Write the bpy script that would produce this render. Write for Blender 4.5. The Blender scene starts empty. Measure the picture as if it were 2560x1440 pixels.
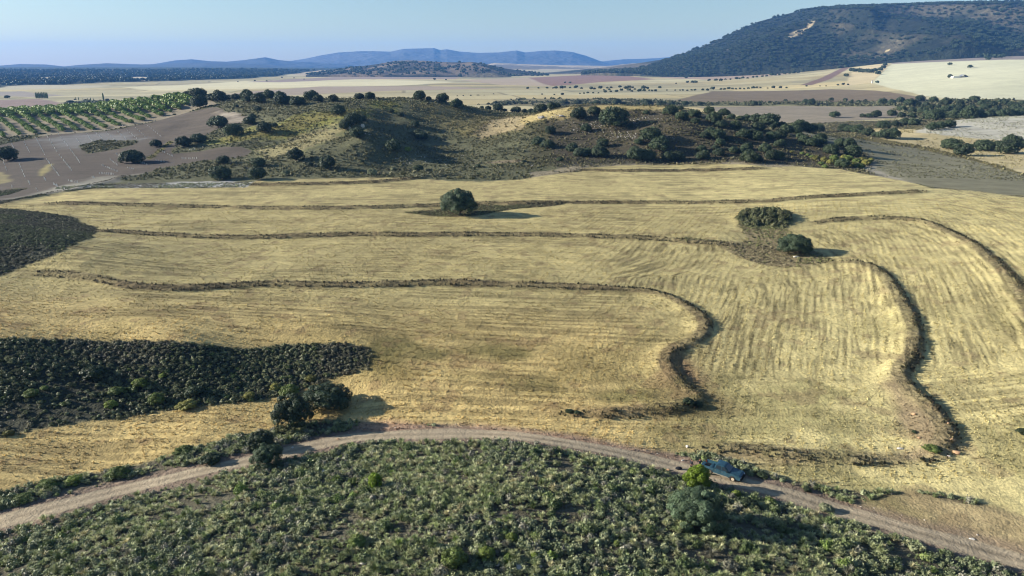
import bpy, bmesh, math, random
import numpy as np
from mathutils import Vector, Matrix
rng = np.random.default_rng(7)
random.seed(7)
S = bpy.context.scene
COL = S.collection

# ------------------------------------------------------------------ camera, sky, sun, exposure
CAM_H = 50.0
FPX, CU, CV = 1800.0, 1280.0, 720.0
PITCH = math.atan(560 / FPX)
SUN_EL = math.radians(18.5)
SUN_DIR2 = np.array([-1.0, 0.08]); SUN_DIR2 /= np.linalg.norm(SUN_DIR2)      # towards the sun
cd = bpy.data.cameras.new('camera'); cam = bpy.data.objects.new('camera', cd); COL.objects.link(cam)
cd.sensor_width = 36; cd.lens = 36 * FPX / 2560; cd.clip_start = 0.5; cd.clip_end = 60000
cam.location = (0, 0, CAM_H); cam.rotation_euler = (math.pi / 2 - PITCH, 0, 0)
S.camera = cam
S.render.engine = 'CYCLES'
cy = S.cycles
cy.use_denoising = True; cy.pixel_filter_type = 'BLACKMAN_HARRIS'; cy.filter_width = 1.1
try: cy.denoiser = 'OPENIMAGEDENOISE'
except Exception: pass
cy.max_bounces = 5; cy.diffuse_bounces = 3; cy.glossy_bounces = 2; cy.transmission_bounces = 2
cy.volume_bounces = 1; cy.transparent_max_bounces = 6
S.view_settings.view_transform = 'Standard'; S.view_settings.look = 'None'
S.view_settings.exposure = 1.12; S.view_settings.gamma = 1.0
W = bpy.data.worlds.new('World'); S.world = W; W.use_nodes = True
nt = W.node_tree; nt.nodes.clear()
sky = nt.nodes.new('ShaderNodeTexSky'); sky.sky_type = 'NISHITA'; sky.sun_disc = False
sky.sun_elevation = SUN_EL; sky.sun_rotation = math.atan2(SUN_DIR2[0], SUN_DIR2[1])
sky.altitude = 100; sky.air_density = 1.0; sky.dust_density = 0.4; sky.ozone_density = 2.8
bg = nt.nodes.new('ShaderNodeBackground'); bg.inputs[1].default_value = 0.066
wo = nt.nodes.new('ShaderNodeOutputWorld')
nt.links.new(sky.outputs[0], bg.inputs[0]); nt.links.new(bg.outputs[0], wo.inputs[0])
sd = bpy.data.lights.new('sun', 'SUN'); sd.energy = 5.0; sd.angle = math.radians(0.5); sd.color = (1.0, 0.93, 0.82)
sun = bpy.data.objects.new('sun', sd); COL.objects.link(sun)
ld = Vector((-SUN_DIR2[0] * math.cos(SUN_EL), -SUN_DIR2[1] * math.cos(SUN_EL), -math.sin(SUN_EL)))
sun.rotation_euler = ld.to_track_quat('-Z', 'Y').to_euler(); sun.location = (-200, 0, 200)

# ------------------------------------------------------------------ helpers
def srgb(r, g, b):
    c = np.array([r, g, b], float) / 255
    return np.where(c <= 0.04045, c / 12.92, ((c + 0.055) / 1.055) ** 2.4)

def hash2(ix, iy, seed):
    h = (ix.astype(np.int64) * 374761393 + iy.astype(np.int64) * 668265263 + seed * 144665) & 0x7fffffff
    h = ((h ^ (h >> 13)) * 1274126177) & 0x7fffffff
    h = (h ^ (h >> 16)) & 0xffff
    return h / 65535.0

def vnoise(x, y, seed=0):
    ix = np.floor(x); iy = np.floor(y); fx = x - ix; fy = y - iy
    fx = fx * fx * (3 - 2 * fx); fy = fy * fy * (3 - 2 * fy)
    a = hash2(ix, iy, seed); b = hash2(ix + 1, iy, seed); c = hash2(ix, iy + 1, seed); d = hash2(ix + 1, iy + 1, seed)
    return (a * (1 - fx) + b * fx) * (1 - fy) + (c * (1 - fx) + d * fx) * fy

def fbm(x, y, scale, octv=3, seed=0):
    t = 0; amp = 0.5; n = 0
    for o in range(octv):
        t = t + amp * vnoise(x / scale, y / scale, seed + o * 17); n += amp; amp *= 0.5; scale = scale / 2.03
    return t / n

def sstep(a, b, x):
    t = np.clip((x - a) / (b - a), 0, 1); return t * t * (3 - 2 * t)

CP, SP = math.cos(PITCH), math.sin(PITCH)
def raydir(u, v):
    a = (u - CU) / FPX; b = (CV - v) / FPX
    return a, CP + b * SP, -SP + b * CP
def onray(u, v, Y):
    a, dy, dz = raydir(u, v); t = Y / dy
    return a * t, Y, CAM_H + dz * t
def ray_z(u, v, z):
    a, dy, dz = raydir(u, v); t = (z - CAM_H) / dz
    return a * t, dy * t, z

# ------------------------------------------------------------------ terrain height
cpt = []
def Z(u, v, z): cpt.append(ray_z(u, v, z))
def YV(u, v, Y): cpt.append(onray(u, v, Y))
def HZ(u, Y, z): cpt.append(((u - CU) / FPX * Y * 1.03, Y, z))
for a in [(-600,1440,2),(200,1440,2),(1280,1440,3.2),(2000,1440,2.5),(3200,1440,1),
 (1280,1250,3.6),(700,1260,2.4),(1650,1260,2.4),(1280,1118,1.6),(300,1300,1.2),(2150,1360,1.2),
 (1200,1083,.2),(1700,1165,0),(2100,1265,0),(2500,1385,0),(700,1132,0),(300,1222,0),(0,1300,0),(-500,1440,0),(3000,1560,0),
 (0,1150,.6),(500,1060,.3),(1000,1000,.3),(1500,1080,.3),(2000,1130,.5),(2500,1200,1),(3200,1300,2),
 (0,847,7),(450,860,5),(850,870,3.2),(0,1075,.4),(450,1010,0),(850,945,.6),(-600,850,8),(-600,1050,2),(250,950,2.2),(600,930,1.4),
 (0,700,6.6),(500,740,4.8),(1000,800,3.2),(1500,850,2),(1900,850,2),(2300,850,3.4),(2560,850,5),(3300,850,9),(-600,700,8),
 (100,605,9.5),(-100,580,10.5),(245,572,5.2),(100,690,6.2),(60,528,6.5),
 (500,650,4.8),(1000,650,4),(1500,650,3.5),(2000,650,4),(2400,650,7),(2700,650,10),(3300,650,14),
 (300,500,4),(800,520,4),(1300,520,4),(1800,520,4.2),(2300,520,7),(2600,520,8.5),(3200,540,11),(-500,500,3),
 (200,470,3.5),(600,468,4),(1050,455,4),(1300,450,4),(1600,420,5),(1950,415,6),(2250,450,6.5),(2560,490,6.5),(3200,500,7),
 (2560,440,4),(2300,400,4),(2190,360,4),(2450,365,3),(2560,395,3),(3200,400,3),
 (2300,340,6),(2420,308,10),(2600,292,13),(3200,290,16),(2300,262,0),(2560,258,1),(3200,258,3),(2560,286,2),
 (2000,300,2),(2000,262,0),(1700,258,0),(2200,300,3),(2120,335,4),
 (0,480,1.5),(0,400,2),(300,430,3),(-500,420,0),(0,345,6),(300,325,9),(150,380,4),(450,283,16),(380,380,6),(-500,330,4),
 (0,281,12),(200,271,14.5),(350,257,19),(450,244,24),(-500,285,10),(540,262,21),
 (75,262,-3),(250,260,-3),(75,247,-3),(-500,250,-3),(300,240,-2),
 (600,250,25),(750,252,26),(850,249,27),(1000,247,27.5),(1100,254,26),(1150,266,23),(1220,276,19),
 (1280,282,17.5),(1350,280,21),(1420,270,24.5),(1500,266,25.5),(1600,267,25.5),(1700,273,24),(1820,296,18.5),(1950,320,14),(2080,345,10),(2180,385,6.2),
 (1700,340,15),(1700,300,21),(1700,390,7),(1500,340,13),(1500,300,19.5),(1500,390,7),(1900,390,8),(1900,350,12.5),(2050,400,6.5),
 (1380,340,12.5),(1330,390,6.5),(1280,330,12.5),(1250,300,15.8),(1230,380,6.5),(1280,425,4.6),
 (960,264,25),(910,316,20.5),(890,345,14.5),(880,400,7.5),(1010,352,7.6),(1080,385,5.0),(1110,345,8.5),(1060,290,19),(960,395,7),(960,340,13.2),
 (760,335,13.5),(650,300,17.5),(600,350,11),(700,400,7),(500,420,5),(560,300,16),(450,390,5),(620,268,22.5),(850,290,22),(800,440,4.6),(560,445,4.4),(1050,440,4.3),
 (1000,225,0),(600,225,0),(1300,240,0),(1300,215,0),(1700,235,0),(1650,210,0),(1900,235,0),(900,205,0),(500,212,-4),(200,232,-6),(-500,225,-6),
 ]: Z(*a)
for a in [(0,700,2),(200,750,2),(400,760,4),(-500,700,3),(600,640,16),(600,760,3),(800,640,15),(1000,620,13),(800,760,0),(1000,740,-1),(1280,640,6),(1280,760,-1),(1500,540,14),(1600,640,1),(1750,540,6),(1900,500,6),(1900,620,0),(2100,520,2),
 (1280,8,0),(-400,10,2),(1280,30,3),(3300,20,2),(-800,20,2),(-2000,120,8),(-2000,400,2),(4500,120,6),(4500,400,8),(4500,1500,60),(-2000,1500,-6)]: HZ(*a)
for a in [(2440,250,900),(2500,205,1250),(2500,150,1850),(2300,215,1300),(2200,207,1500),(2200,160,2250),(2350,160,1900),(2000,188,2100),(1850,200,2000),(1700,195,2500),(1560,186,3300),(1300,188,3400),(1300,178,5200),(900,192,3000),(700,190,3300),(500,203,2300),(300,212,2000),(0,218,1850),(-500,222,1800),
 (0,177,4200),(300,177,4200),(600,175,4200),(740,173,4600),(850,180,4200),(-500,177,4200),(1100,180,5000),(3300,240,900),(3300,140,1800),]: YV(*a)
for a in [(2900,2600,70),(2900,4500,60),(2400,4000,50),(1900,4500,20),(2200,2700,50),(2450,2700,72),(2000,2800,25),(2250,3300,50)]: HZ(*a)
cpt = np.array(cpt)
CQ = np.stack([cpt[:, 0] / cpt[:, 1], np.log(cpt[:, 1])], 1); CZ = cpt[:, 2]
def tps(r2): return 0.5 * r2 * np.log(r2 + 1e-9)
n = len(CQ)
K = tps(((CQ[:, None] - CQ[None]) ** 2).sum(-1)) + np.eye(n) * 2e-4
Pm = np.concatenate([np.ones((n, 1)), CQ], 1)
A = np.zeros((n + 3, n + 3)); A[:n, :n] = K; A[:n, n:] = Pm; A[n:, :n] = Pm.T
sol = np.linalg.solve(A, np.concatenate([CZ, np.zeros(3)]))
def tps_eval(x, y):
    yy = np.maximum(y, 6.0); q = x / yy; s = np.log(yy); out = np.empty_like(x)
    for i in range(0, len(x), 20000):
        Q = q[i:i+20000]; T = s[i:i+20000]
        r2 = (Q[:, None] - CQ[None, :, 0]) ** 2 + (T[:, None] - CQ[None, :, 1]) ** 2
        out[i:i+20000] = tps(r2) @ sol[:n] + sol[n] + sol[n+1] * Q + sol[n+2] * T
    return out

def poly_dist(x, y, pts, closed=False):
    """distance to a polyline, side sign (positive = left of travel) and arc length"""
    P = np.asarray(pts, float)
    if closed: P = np.vstack([P, P[:1]])
    best = np.full(x.shape, 1e18); side = np.ones(x.shape); arc = np.zeros(x.shape); L = 0
    for k in range(len(P) - 1):
        a = P[k]; d = P[k+1] - a; l2 = (d ** 2).sum() + 1e-12; l = math.sqrt(l2)
        px = x - a[0]; py = y - a[1]
        t = np.clip((px * d[0] + py * d[1]) / l2, 0, 1)
        ex = px - t * d[0]; ey = py - t * d[1]; r = ex * ex + ey * ey
        m = r < best
        best = np.where(m, r, best); side = np.where(m, np.sign(d[0] * py - d[1] * px), side); arc = np.where(m, L + t * l, arc)
        L += l
    return np.sqrt(best), side, arc, L

def smooth_line(pts, n=4):
    P = np.asarray(pts, float); out = []
    for i in range(len(P) - 1):
        p0 = P[max(i-1, 0)]; p1 = P[i]; p2 = P[i+1]; p3 = P[min(i+2, len(P)-1)]
        for k in range(n):
            t = k / n
            out.append(0.5 * ((2*p1) + (-p0+p2)*t + (2*p0-5*p1+4*p2-p3)*t*t + (-p0+3*p1-3*p2+p3)*t**3))
    out.append(P[-1]); return np.array(out)

BANKS = []     # (world polyline, inner width, outer width, height)
BUMPS = [(1535, 318, 5, 2.0), (905, 318, 10, 3.0), (950, 318, 9, 3.0), (1000, 326, 8, 2.5), (660, 335, 9, 1.0), (1900, 350, 10, 1.2), (1280, 1330, 12, .6), (1905, 548, 8, 1.8), (1940, 556, 6, 1.0)]
bumpw = []
def height(x, y, banks=True):
    x = np.atleast_1d(np.asarray(x, float)); y = np.atleast_1d(np.asarray(y, float))
    z = tps_eval(x, y)
    hill = np.exp(-((y - 430) / 110) ** 2) * sstep(4.5, 12, z)
    z = z + hill * (fbm(x, y, 26, 3, 5) - .5) * 3.4
    z = z + (fbm(x, y, 45, 2, 9) - .5) * .5 * np.clip(300 / np.maximum(y, 60), .3, 1)
    far = sstep(1500, 3000, y)
    z = z + far * (fbm(x, y, 500, 3, 2) - .5) * 10 * sstep(2000, 5000, y)
    for (bx, by, r, h) in bumpw: z = z + h * np.exp(-((x - bx) ** 2 + (y - by) ** 2) / (r * r))
    if banks:
        for (pl, wi, wo_, h, bb, a0) in BANKS:
            m = (x > bb[0]) & (x < bb[1]) & (y > bb[2]) & (y < bb[3])
            if not m.any(): continue
            d, sd_, arc, L = poly_dist(x[m], y[m], pl)
            s = d * sd_                                  # left of travel is positive
            e = sstep(0, 12, arc) * sstep(0, 10, L - arc + 2) * (0.8 + 0.4 * vnoise(x[m] / 4, y[m] / 4, 3))
            w = sstep(a0 - 12, a0 + 14, arc)
            balk = h * np.where(s > 0, np.exp(-(s / wo_) ** 2), np.exp(-(s / wi) ** 2))
            step = .75 * np.where(s > 0, np.exp(-(s / 20.) ** 2), 1.0) * sstep(-2.6, .3, s)
            z[m] += e * (balk * w + step * (1 - w))
    return z

def P(u, v, ymin=20., ymax=6000.):
    """where the ray through a point of the photograph meets the ground"""
    Y = np.exp(np.linspace(math.log(ymin), math.log(ymax), 700))
    x, yy, z = onray(u, v, Y)
    g = z - height(x, Y)
    k = np.where((g[:-1] > 0) & (g[1:] <= 0))[0]
    if len(k):
        k = k[0]; f = g[k] / (g[k] - g[k+1]); Yh = Y[k] + f * (Y[k+1] - Y[k])
    else:
        Yh = Y[np.argmin(np.abs(g))]
    return np.array([x[0] / Y[0] * Yh, Yh])
def PL(pts, ymin=20., ymax=6000.): return np.array([P(u, v, ymin, ymax) for u, v in pts])

bw = [(P(u, v, 20, 560), r, h) for u, v, r, h in BUMPS]
bumpw = [(float(p[0]), float(p[1]), r, h) for p, r, h in bw]
bank_px = {
 'b_top_left': ([(560,463),(750,463),(900,459),(1000,451),(1060,444),(1150,437)], 3, 1.5, 1.0),
 'b_top_right': ([(1400,434),(1450,427),(1550,429),(1700,428),(1850,425),(1930,420)], 3, 1.5, 1.0),
 'b_one': ([(80,504),(300,508),(500,513),(700,517),(900,516),(1060,511),(1200,506),(1400,503),(1700,503),(1900,500),(2000,492),(2200,480),(2340,474)], 4, 1.6, .6),
 'b_two': ([(170,566),(250,573),(400,583),(550,590),(700,589),(850,583),(1000,584),(1200,583),(1400,586),(1600,592),(1750,602),(1860,612)], 3.5, 1.5, .55),
 'b_three': ([(10,686),(60,681),(150,683),(250,695),(330,712),(450,718),(550,713),(680,707),(900,710),(1100,705),(1300,710),(1450,715),(1600,730),(1680,748),(1730,775),(1760,800),(1765,830),(1740,855),(1700,873),(1675,890),(1670,915),(1692,950),(1725,980),(1750,1000),(1700,1022),(1600,1034),(1500,1035),(1400,1022)], 3.0, 1.2, .7),
 'b_four': ([(2000,562),(2100,552),(2200,548),(2290,553),(2350,572),(2420,605),(2480,650),(2530,700),(2565,750),(2600,840),(2620,900)], 3.4, 1.2, .65),
 'b_five': ([(2040,662),(2100,657),(2170,667),(2215,697),(2245,740),(2275,790),(2290,840),(2285,890),(2262,920),(2255,950),(2290,990),(2330,1030),(2368,1080),(2364,1115),(2330,1142),(2280,1152)], 3.2, 1.2, .9),
 'b_tail': ([(2330,1142),(2280,1154),(2200,1156),(2100,1150),(1980,1140),(1830,1125),(1720,1120)], 2.2, 1.0, .6),
 'b_left': ([(0,512),(60,500),(120,488),(200,470),(270,455),(330,438)], 3, 1.5, .8),
}
tmp = []
UA = {'b_three': 1560, 'b_four': 2330, 'b_five': -1, 'b_tail': -1, 'b_left': -1}
for k, (pl, wi, wo_, h) in bank_px.items():
    px = smooth_line([(a_, c_ + (6 if k in ('b_one', 'b_two') or (k == 'b_three' and a_ < 1600) else 0)) for a_, c_ in pl], 4)
    w = PL(px)
    ua = UA.get(k, 1e9); al = np.concatenate([[0], np.cumsum(np.linalg.norm(np.diff(w, axis=0), axis=1))])
    kk = np.where(px[:, 0] > ua)[0]; a0 = -100. if ua < 0 else (al[kk[0]] if len(kk) else 1e9)
    tmp.append((w, wi, wo_, h, (w[:, 0].min() - 30, w[:, 0].max() + 30, w[:, 1].min() - 15, w[:, 1].max() + 45), a0))
BANKS = tmp; BIX = {k: i for i, k in enumerate(bank_px)}
TRACK = smooth_line(PL([(-700,1500),(-300,1390),(0,1305),(150,1265),(300,1225),(450,1190),(600,1157),(700,1134),(800,1110),(900,1093),(1050,1086),(1200,1085),(1350,1097),(1500,1122),(1600,1144),(1700,1168),(1800,1194),(1900,1218),(2000,1246),(2150,1290),(2300,1333),(2450,1374),(2560,1404),(2900,1500)]), 4)

# ------------------------------------------------------------------ regions of the ground
SCRUB, FIELD, PLOUGH, TRK, PLAIN, ORCH, BANKR = range(7)
c_straw = srgb(177,163,113); c_scrub = srgb(90,86,70); c_plain = srgb(178,166,126); c_purple = srgb(90,82,72)
REG = []   # (polygon world, region id, colour, softness m, jitter m)
def R(px, rid, col, soft=1.2, jit=1.5, ymin=20., ymax=6000.):
    REG.append((PL(px, ymin, ymax), rid, np.asarray(col), soft, jit))
# plain and far
R([(1690,250),(1780,228),(2080,223),(2190,226),(2310,245),(2330,251),(1700,259)], PLOUGH, srgb(120,106,84), 4, 4, 600)
R([(1700,256),(2000,255),(2260,252),(2300,264),(2000,264),(1700,267)], SCRUB, srgb(110,108,74), 4, 6, 600)
R([(1740,268),(2000,265),(2320,264),(2270,292),(2150,302),(2000,310),(1900,300)], PLOUGH, srgb(136,126,108), 4, 4, 560)
R([(2180,206),(2215,172),(2230,160),(2560,149),(3300,140),(3300,262),(2400,249),(2310,240),(2230,222)], PLAIN, srgb(200,197,164), 4, 3, 600)
R([(2232,250),(2560,249),(3300,255),(3300,292),(2560,289),(2400,299),(2330,300),(2270,292),(2235,272)], SCRUB, srgb(112,108,76), 5, 8, 600)
R([(2228,160),(2232,142),(2330,122),(2420,133),(2560,128),(3300,120),(3300,140),(2560,149)], PLAIN, srgb(136,126,116), 5, 3, 1200)
R([(1998,213),(2050,196),(2108,166),(2128,168),(2080,196),(2030,213)], PLOUGH, srgb(122,100,88), 4, 2, 1000)
R([(2110,215),(2140,168),(2215,150),(2215,172),(2180,206)], PLAIN, srgb(196,180,140), 4, 2, 1000)
R([(1320,194),(1500,186),(1570,190),(1640,198),(1500,205),(1380,215),(1340,205)], PLOUGH, srgb(140,112,98), 8, 6, 1500)
R([(1640,194),(1850,182),(1960,170),(2080,166),(2060,172),(1960,186),(1800,200)], PLAIN, srgb(160,140,120), 6, 3, 1500)
R([(1150,200),(1320,194),(1380,216),(1250,212)], PLAIN, srgb(172,154,128), 8, 5, 1500)
R([(300,218),(620,203),(900,198),(1150,205),(1000,214),(600,222),(400,226)], PLAIN, srgb(205,195,155), 10, 20, 1200)
R([(560,236),(800,216),(1100,216),(1250,222),(1000,226),(700,240)], PLAIN, srgb(158,142,122), 8, 6, 800)
R([(620,205),(900,190),(1150,190),(1150,198),(900,198),(700,206)], PLAIN, srgb(150,134,120), 10, 20, 1800)
R([(1200,262),(1300,247),(1500,247),(1700,252),(1700,266),(1400,268)], SCRUB, srgb(122,114,82), 6, 10, 640)
R([(0,250),(-500,250),(-500,300),(0,284),(150,280),(155,258),(100,247)], PLOUGH, srgb(142,122,110), 4, 5, 650)
R([(150,268),(160,255),(220,250),(330,256),(380,258),(300,272),(180,282)], SCRUB, srgb(78,86,62), 4, 8, 650)
R([(-600,240),(0,240),(100,243),(160,238),(60,228),(0,230),(-600,232)], PLAIN, srgb(150,140,126), 8, 10, 800)
# forest slope on the far left
R([(-900,218),(0,220),(130,214),(300,205),(480,201),(620,196),(740,184),(860,178),(860,168),(700,160),(300,160),(-900,160)], SCRUB, srgb(50,58,40), 10, 40, 1700)
R([(70,196),(150,191),(150,197),(30,206),(0,210),(0,204)], PLAIN, srgb(200,185,150), 10, 15, 1700)
R([(0,216),(60,213),(150,212),(280,214),(200,222),(0,226)], PLAIN, srgb(180,170,140), 10, 15, 1700)
R([(300,194),(350,192),(420,197),(360,202),(320,200)], PLAIN, srgb(196,180,150), 8, 20, 1700)
R([(730,186),(800,176),(870,175),(900,180),(860,188),(800,192)], PLAIN, srgb(178,160,130), 8, 20, 1700)
# the middle
R([(-700,420),(-400,400),(0,362),(130,337),(280,326),(380,306),(460,283),(530,268),(570,281),(620,291),(605,308),(560,318),(520,335),(430,372),(430,385),(500,378),(560,367),(610,370),(628,378),(612,391),(500,403),(400,421),(300,445),(230,462),(130,480),(0,503),(-400,570),(-700,640)], PLOUGH, c_purple, 1.5, 1.6, 20, 590)
R([(100,352),(200,334),(280,330),(360,346),(340,356),(240,366),(210,372),(120,362)], PLOUGH, srgb(116,114,110), 9, 10, 20, 590)
R([(540,281),(580,282),(620,291),(612,304),(570,308),(580,296),(550,290)], PLOUGH, srgb(150,140,124), 5, 5, 20, 590)
R([(30,497),(140,470),(240,445),(330,437),(260,458),(130,482)], PLOUGH, srgb(140,136,122), 5, 5, 20, 590)
R([(200,362),(250,352),(340,350),(348,356),(300,372),(220,384),(206,375)], SCRUB, srgb(74,70,52), 1.5, 2, 20, 590)
R([(118,412),(130,410),(122,425),(105,440),(98,438),(104,422)], PLOUGH, srgb(146,136,92), 1.5, 1.5, 20, 590)
R([(-100,430),(0,432),(22,445),(20,455),(0,460),(-100,466)], PLOUGH, srgb(136,126,90), 1.5, 3, 20, 590)
R([(-300,480),(0,478),(40,470),(80,470),(40,480),(0,492),(-300,510)], SCRUB, srgb(84,80,58), 1.5, 2, 20, 590)
R([(366,395),(385,382),(425,352),(432,355),(405,378),(375,400)], SCRUB, srgb(110,100,66), 1.2, 1.5, 20, 590)
R([(-700,350),(-300,305),(0,282),(200,270),(350,256),(450,243),(520,248),(545,260),(470,280),(400,300),(280,324),(130,337),(0,356),(-400,398),(-700,420)], ORCH, srgb(136,126,106), 1.5, 1.2, 20, 620)
R([(-200,352),(0,343),(60,340),(110,334),(60,350),(0,360),(-200,376)], SCRUB, srgb(70,70,54), 1.5, 2, 20, 590)
# hill patches
R([(700,300),(800,278),(960,258),(1040,256),(960,275),(860,300),(700,345),(560,360),(520,352),(640,320)], SCRUB, srgb(122,116,66), 6, 14, 20, 600)
R([(660,375),(760,338),(850,318),(870,322),(800,360),(760,385),(660,398)], SCRUB, srgb(138,130,92), 6, 12, 20, 600)
R([(1040,262),(1140,272),(1240,285),(1330,300),(1300,330),(1220,350),(1130,330),(1080,300)], SCRUB, srgb(112,100,74), 8, 14, 20, 600)
R([(1200,318),(1230,302),(1290,292),(1340,290),(1320,312),(1260,335),(1210,345)], SCRUB, srgb(150,136,102), 5, 10, 20, 600)
R([(1290,308),(1330,288),(1380,276),(1440,268),(1500,263),(1700,268),(1780,284),(1850,302),(1880,312),(1800,292),(1700,278),(1600,273),(1500,274),(1450,280),(1420,300),(1330,310)], SCRUB, srgb(168,152,104), 2.5, 5, 20, 560)
R([(1180,408),(1240,402),(1330,398),(1330,404),(1240,410)], SCRUB, srgb(130,118,94), 2, 3, 20, 560)
R([(150,470),(350,460),(560,452),(640,452),(640,466),(420,471),(240,470)], SCRUB, srgb(166,164,156), 2, 5, 20, 560)
R([(1330,432),(1460,412),(1600,408),(1780,404),(1900,408),(2000,414),(1900,420),(1500,422),(1400,438),(1330,446)], SCRUB, srgb(138,128,104), 1.5, 2.5, 20, 560)
R([(2160,420),(2200,395),(2290,440),(2340,466),(2200,445)], PLAIN, srgb(150,144,128), 3, 4, 20, 590)
# right fields
R([(1985,330),(2120,343),(2300,372),(2450,404),(2560,428),(3300,540),(3300,620),(2560,491),(2420,479),(2330,468),(2230,443),(2190,415),(2165,385)], PLAIN, srgb(124,120,96), 2, 3, 20, 600)
R([(2120,327),(2200,348),(2330,372),(2500,418),(2560,436),(3300,560),(3300,450),(2560,350),(2400,338),(2300,325),(2230,318)], PLAIN, srgb(176,162,122), 3, 5, 20, 700)
R([(2290,330),(2330,312),(2430,296),(2560,289),(3300,285),(3300,350),(2560,352),(2440,345),(2350,338)], PLAIN, srgb(172,168,152), 3, 6, 20, 720)
R([(2150,340),(2300,365),(2400,385),(2600,445),(2600,450),(2380,388),(2280,368),(2140,346)], SCRUB, srgb(112,104,70), 1, 2, 20, 700)
# the stubble field and its islands
R([(-700,560),(0,510),(80,493),(160,479),(240,471),(420,471),(620,468),(640,452),(800,446),(950,444),(1060,448),(1120,452),(1200,455),(1300,449),(1380,436),(1440,428),(1460,420),(1600,412),(1750,408),(1880,412),(1930,418),(2000,416),(2100,423),(2200,441),(2330,470),(2450,479),(2560,493),(3400,590),
   (3600,1500),(2700,1345),(2560,1290),(2420,1250),(2300,1228),(2100,1226),(1990,1205),(1900,1176),(1850,1155),(1780,1135),(1640,1130),(1500,1108),(1350,1084),(1200,1070),(1050,1064),(900,1055),(780,1052),(690,1076),(520,1112),(400,1142),(250,1180),(0,1228),(-600,1380)], FIELD, c_straw, .7, 1.0, 20, 640)
R([(-900,820),(0,843),(200,849),(450,857),(700,864),(900,867),(960,878),(985,900),(930,925),(860,945),(800,958),(700,988),(620,1000),(400,1030),(200,1060),(0,1092),(-900,1230)], SCRUB, srgb(64,65,52), .8, 1.5, 20, 640)
R([(-900,490),(0,521),(100,529),(180,544),(235,568),(242,585),(200,610),(140,640),(60,668),(0,692),(-900,800)], SCRUB, srgb(62,64,50), .8, 1.5, 20, 640)
R([(1838,545),(1865,527),(1930,519),(1978,533),(1988,555),(1962,575),(1990,600),(2030,628),(2080,650),(2030,662),(1960,668),(1900,658),(1855,645),(1800,615),(1700,600),(1720,594),(1840,606),(1868,600),(1850,575)], SCRUB, srgb(128,116,86), .9, 2, 20, 640)
R([(1838,545),(1865,527),(1930,519),(1978,533),(1988,555),(1962,572),(1900,574),(1858,566)], SCRUB, srgb(92,92,60), 1.5, 1, 20, 640)
R([(1330,310),(1420,300),(1480,282),(1700,284),(1850,310),(2000,345),(2150,390),(2170,415),(2000,412),(1900,405),(1600,405),(1450,410),(1300,420),(1330,370)], SCRUB, srgb(78,72,56), 5, 8, 20, 560)
R([(1010,531),(1110,521),(1200,514),(1330,506),(1450,503),(1380,515),(1300,522),(1200,537),(1140,543),(1080,540)], SCRUB, srgb(96,84,60), .8, 1.5, 20, 640)
R([(900,925),(960,880),(1000,905),(1060,930),(1030,950),(960,950)], FIELD, srgb(132,122,78), 3, 3, 20, 640)
for pg in ([(1010,885),(1180,862),(1300,882),(1150,900),(1000,905)], [(1270,950),(1380,943),(1420,975),(1330,978)], [(1080,935),(1250,928),(1230,947),(1090,952)], [(1480,985),(1600,975),(1640,1000),(1520,1005)], [(940,860),(1010,850),(1040,870),(960,880)]): R(pg, FIELD, srgb(126,120,78), 3, 5, 20, 640)
R([(1640,960),(1680,900),(1700,930),(1790,1000),(1850,1030),(1760,1040),(1600,1040),(1400,1030),(1380,1018),(1500,1018),(1640,1020)], FIELD, srgb(140,124,88), 2.5, 3, 20, 640)
R([(1690,880),(1710,890),(1760,960),(1800,1000),(1760,985),(1700,925)], FIELD, srgb(138,116,86), 2, 2, 20, 640)
R([(1700,1118),(1830,1120),(2000,1130),(2200,1135),(2300,1110),(2230,1010),(2210,960),(2250,940),(2270,990),(2350,1060),(2380,1100),(2350,1160),(2200,1168),(2000,1155),(1850,1150),(1760,1135)], FIELD, srgb(132,116,88), 2, 2.5, 20, 640)
R([(2120,1260),(2300,1238),(2450,1262),(2560,1300),(2900,1400),(2900,1500),(2600,1400),(2400,1345)], FIELD, srgb(156,138,100), 2, 2.5, 20, 640)
R([(900,1056),(1050,1062),(1200,1068),(1400,1090),(1560,1118),(1720,1140),(1760,1160),(1600,1135),(1400,1100),(1200,1078),(1000,1076),(880,1075)], FIELD, srgb(164,140,116), 1.5, 1.5, 20, 640)

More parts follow.
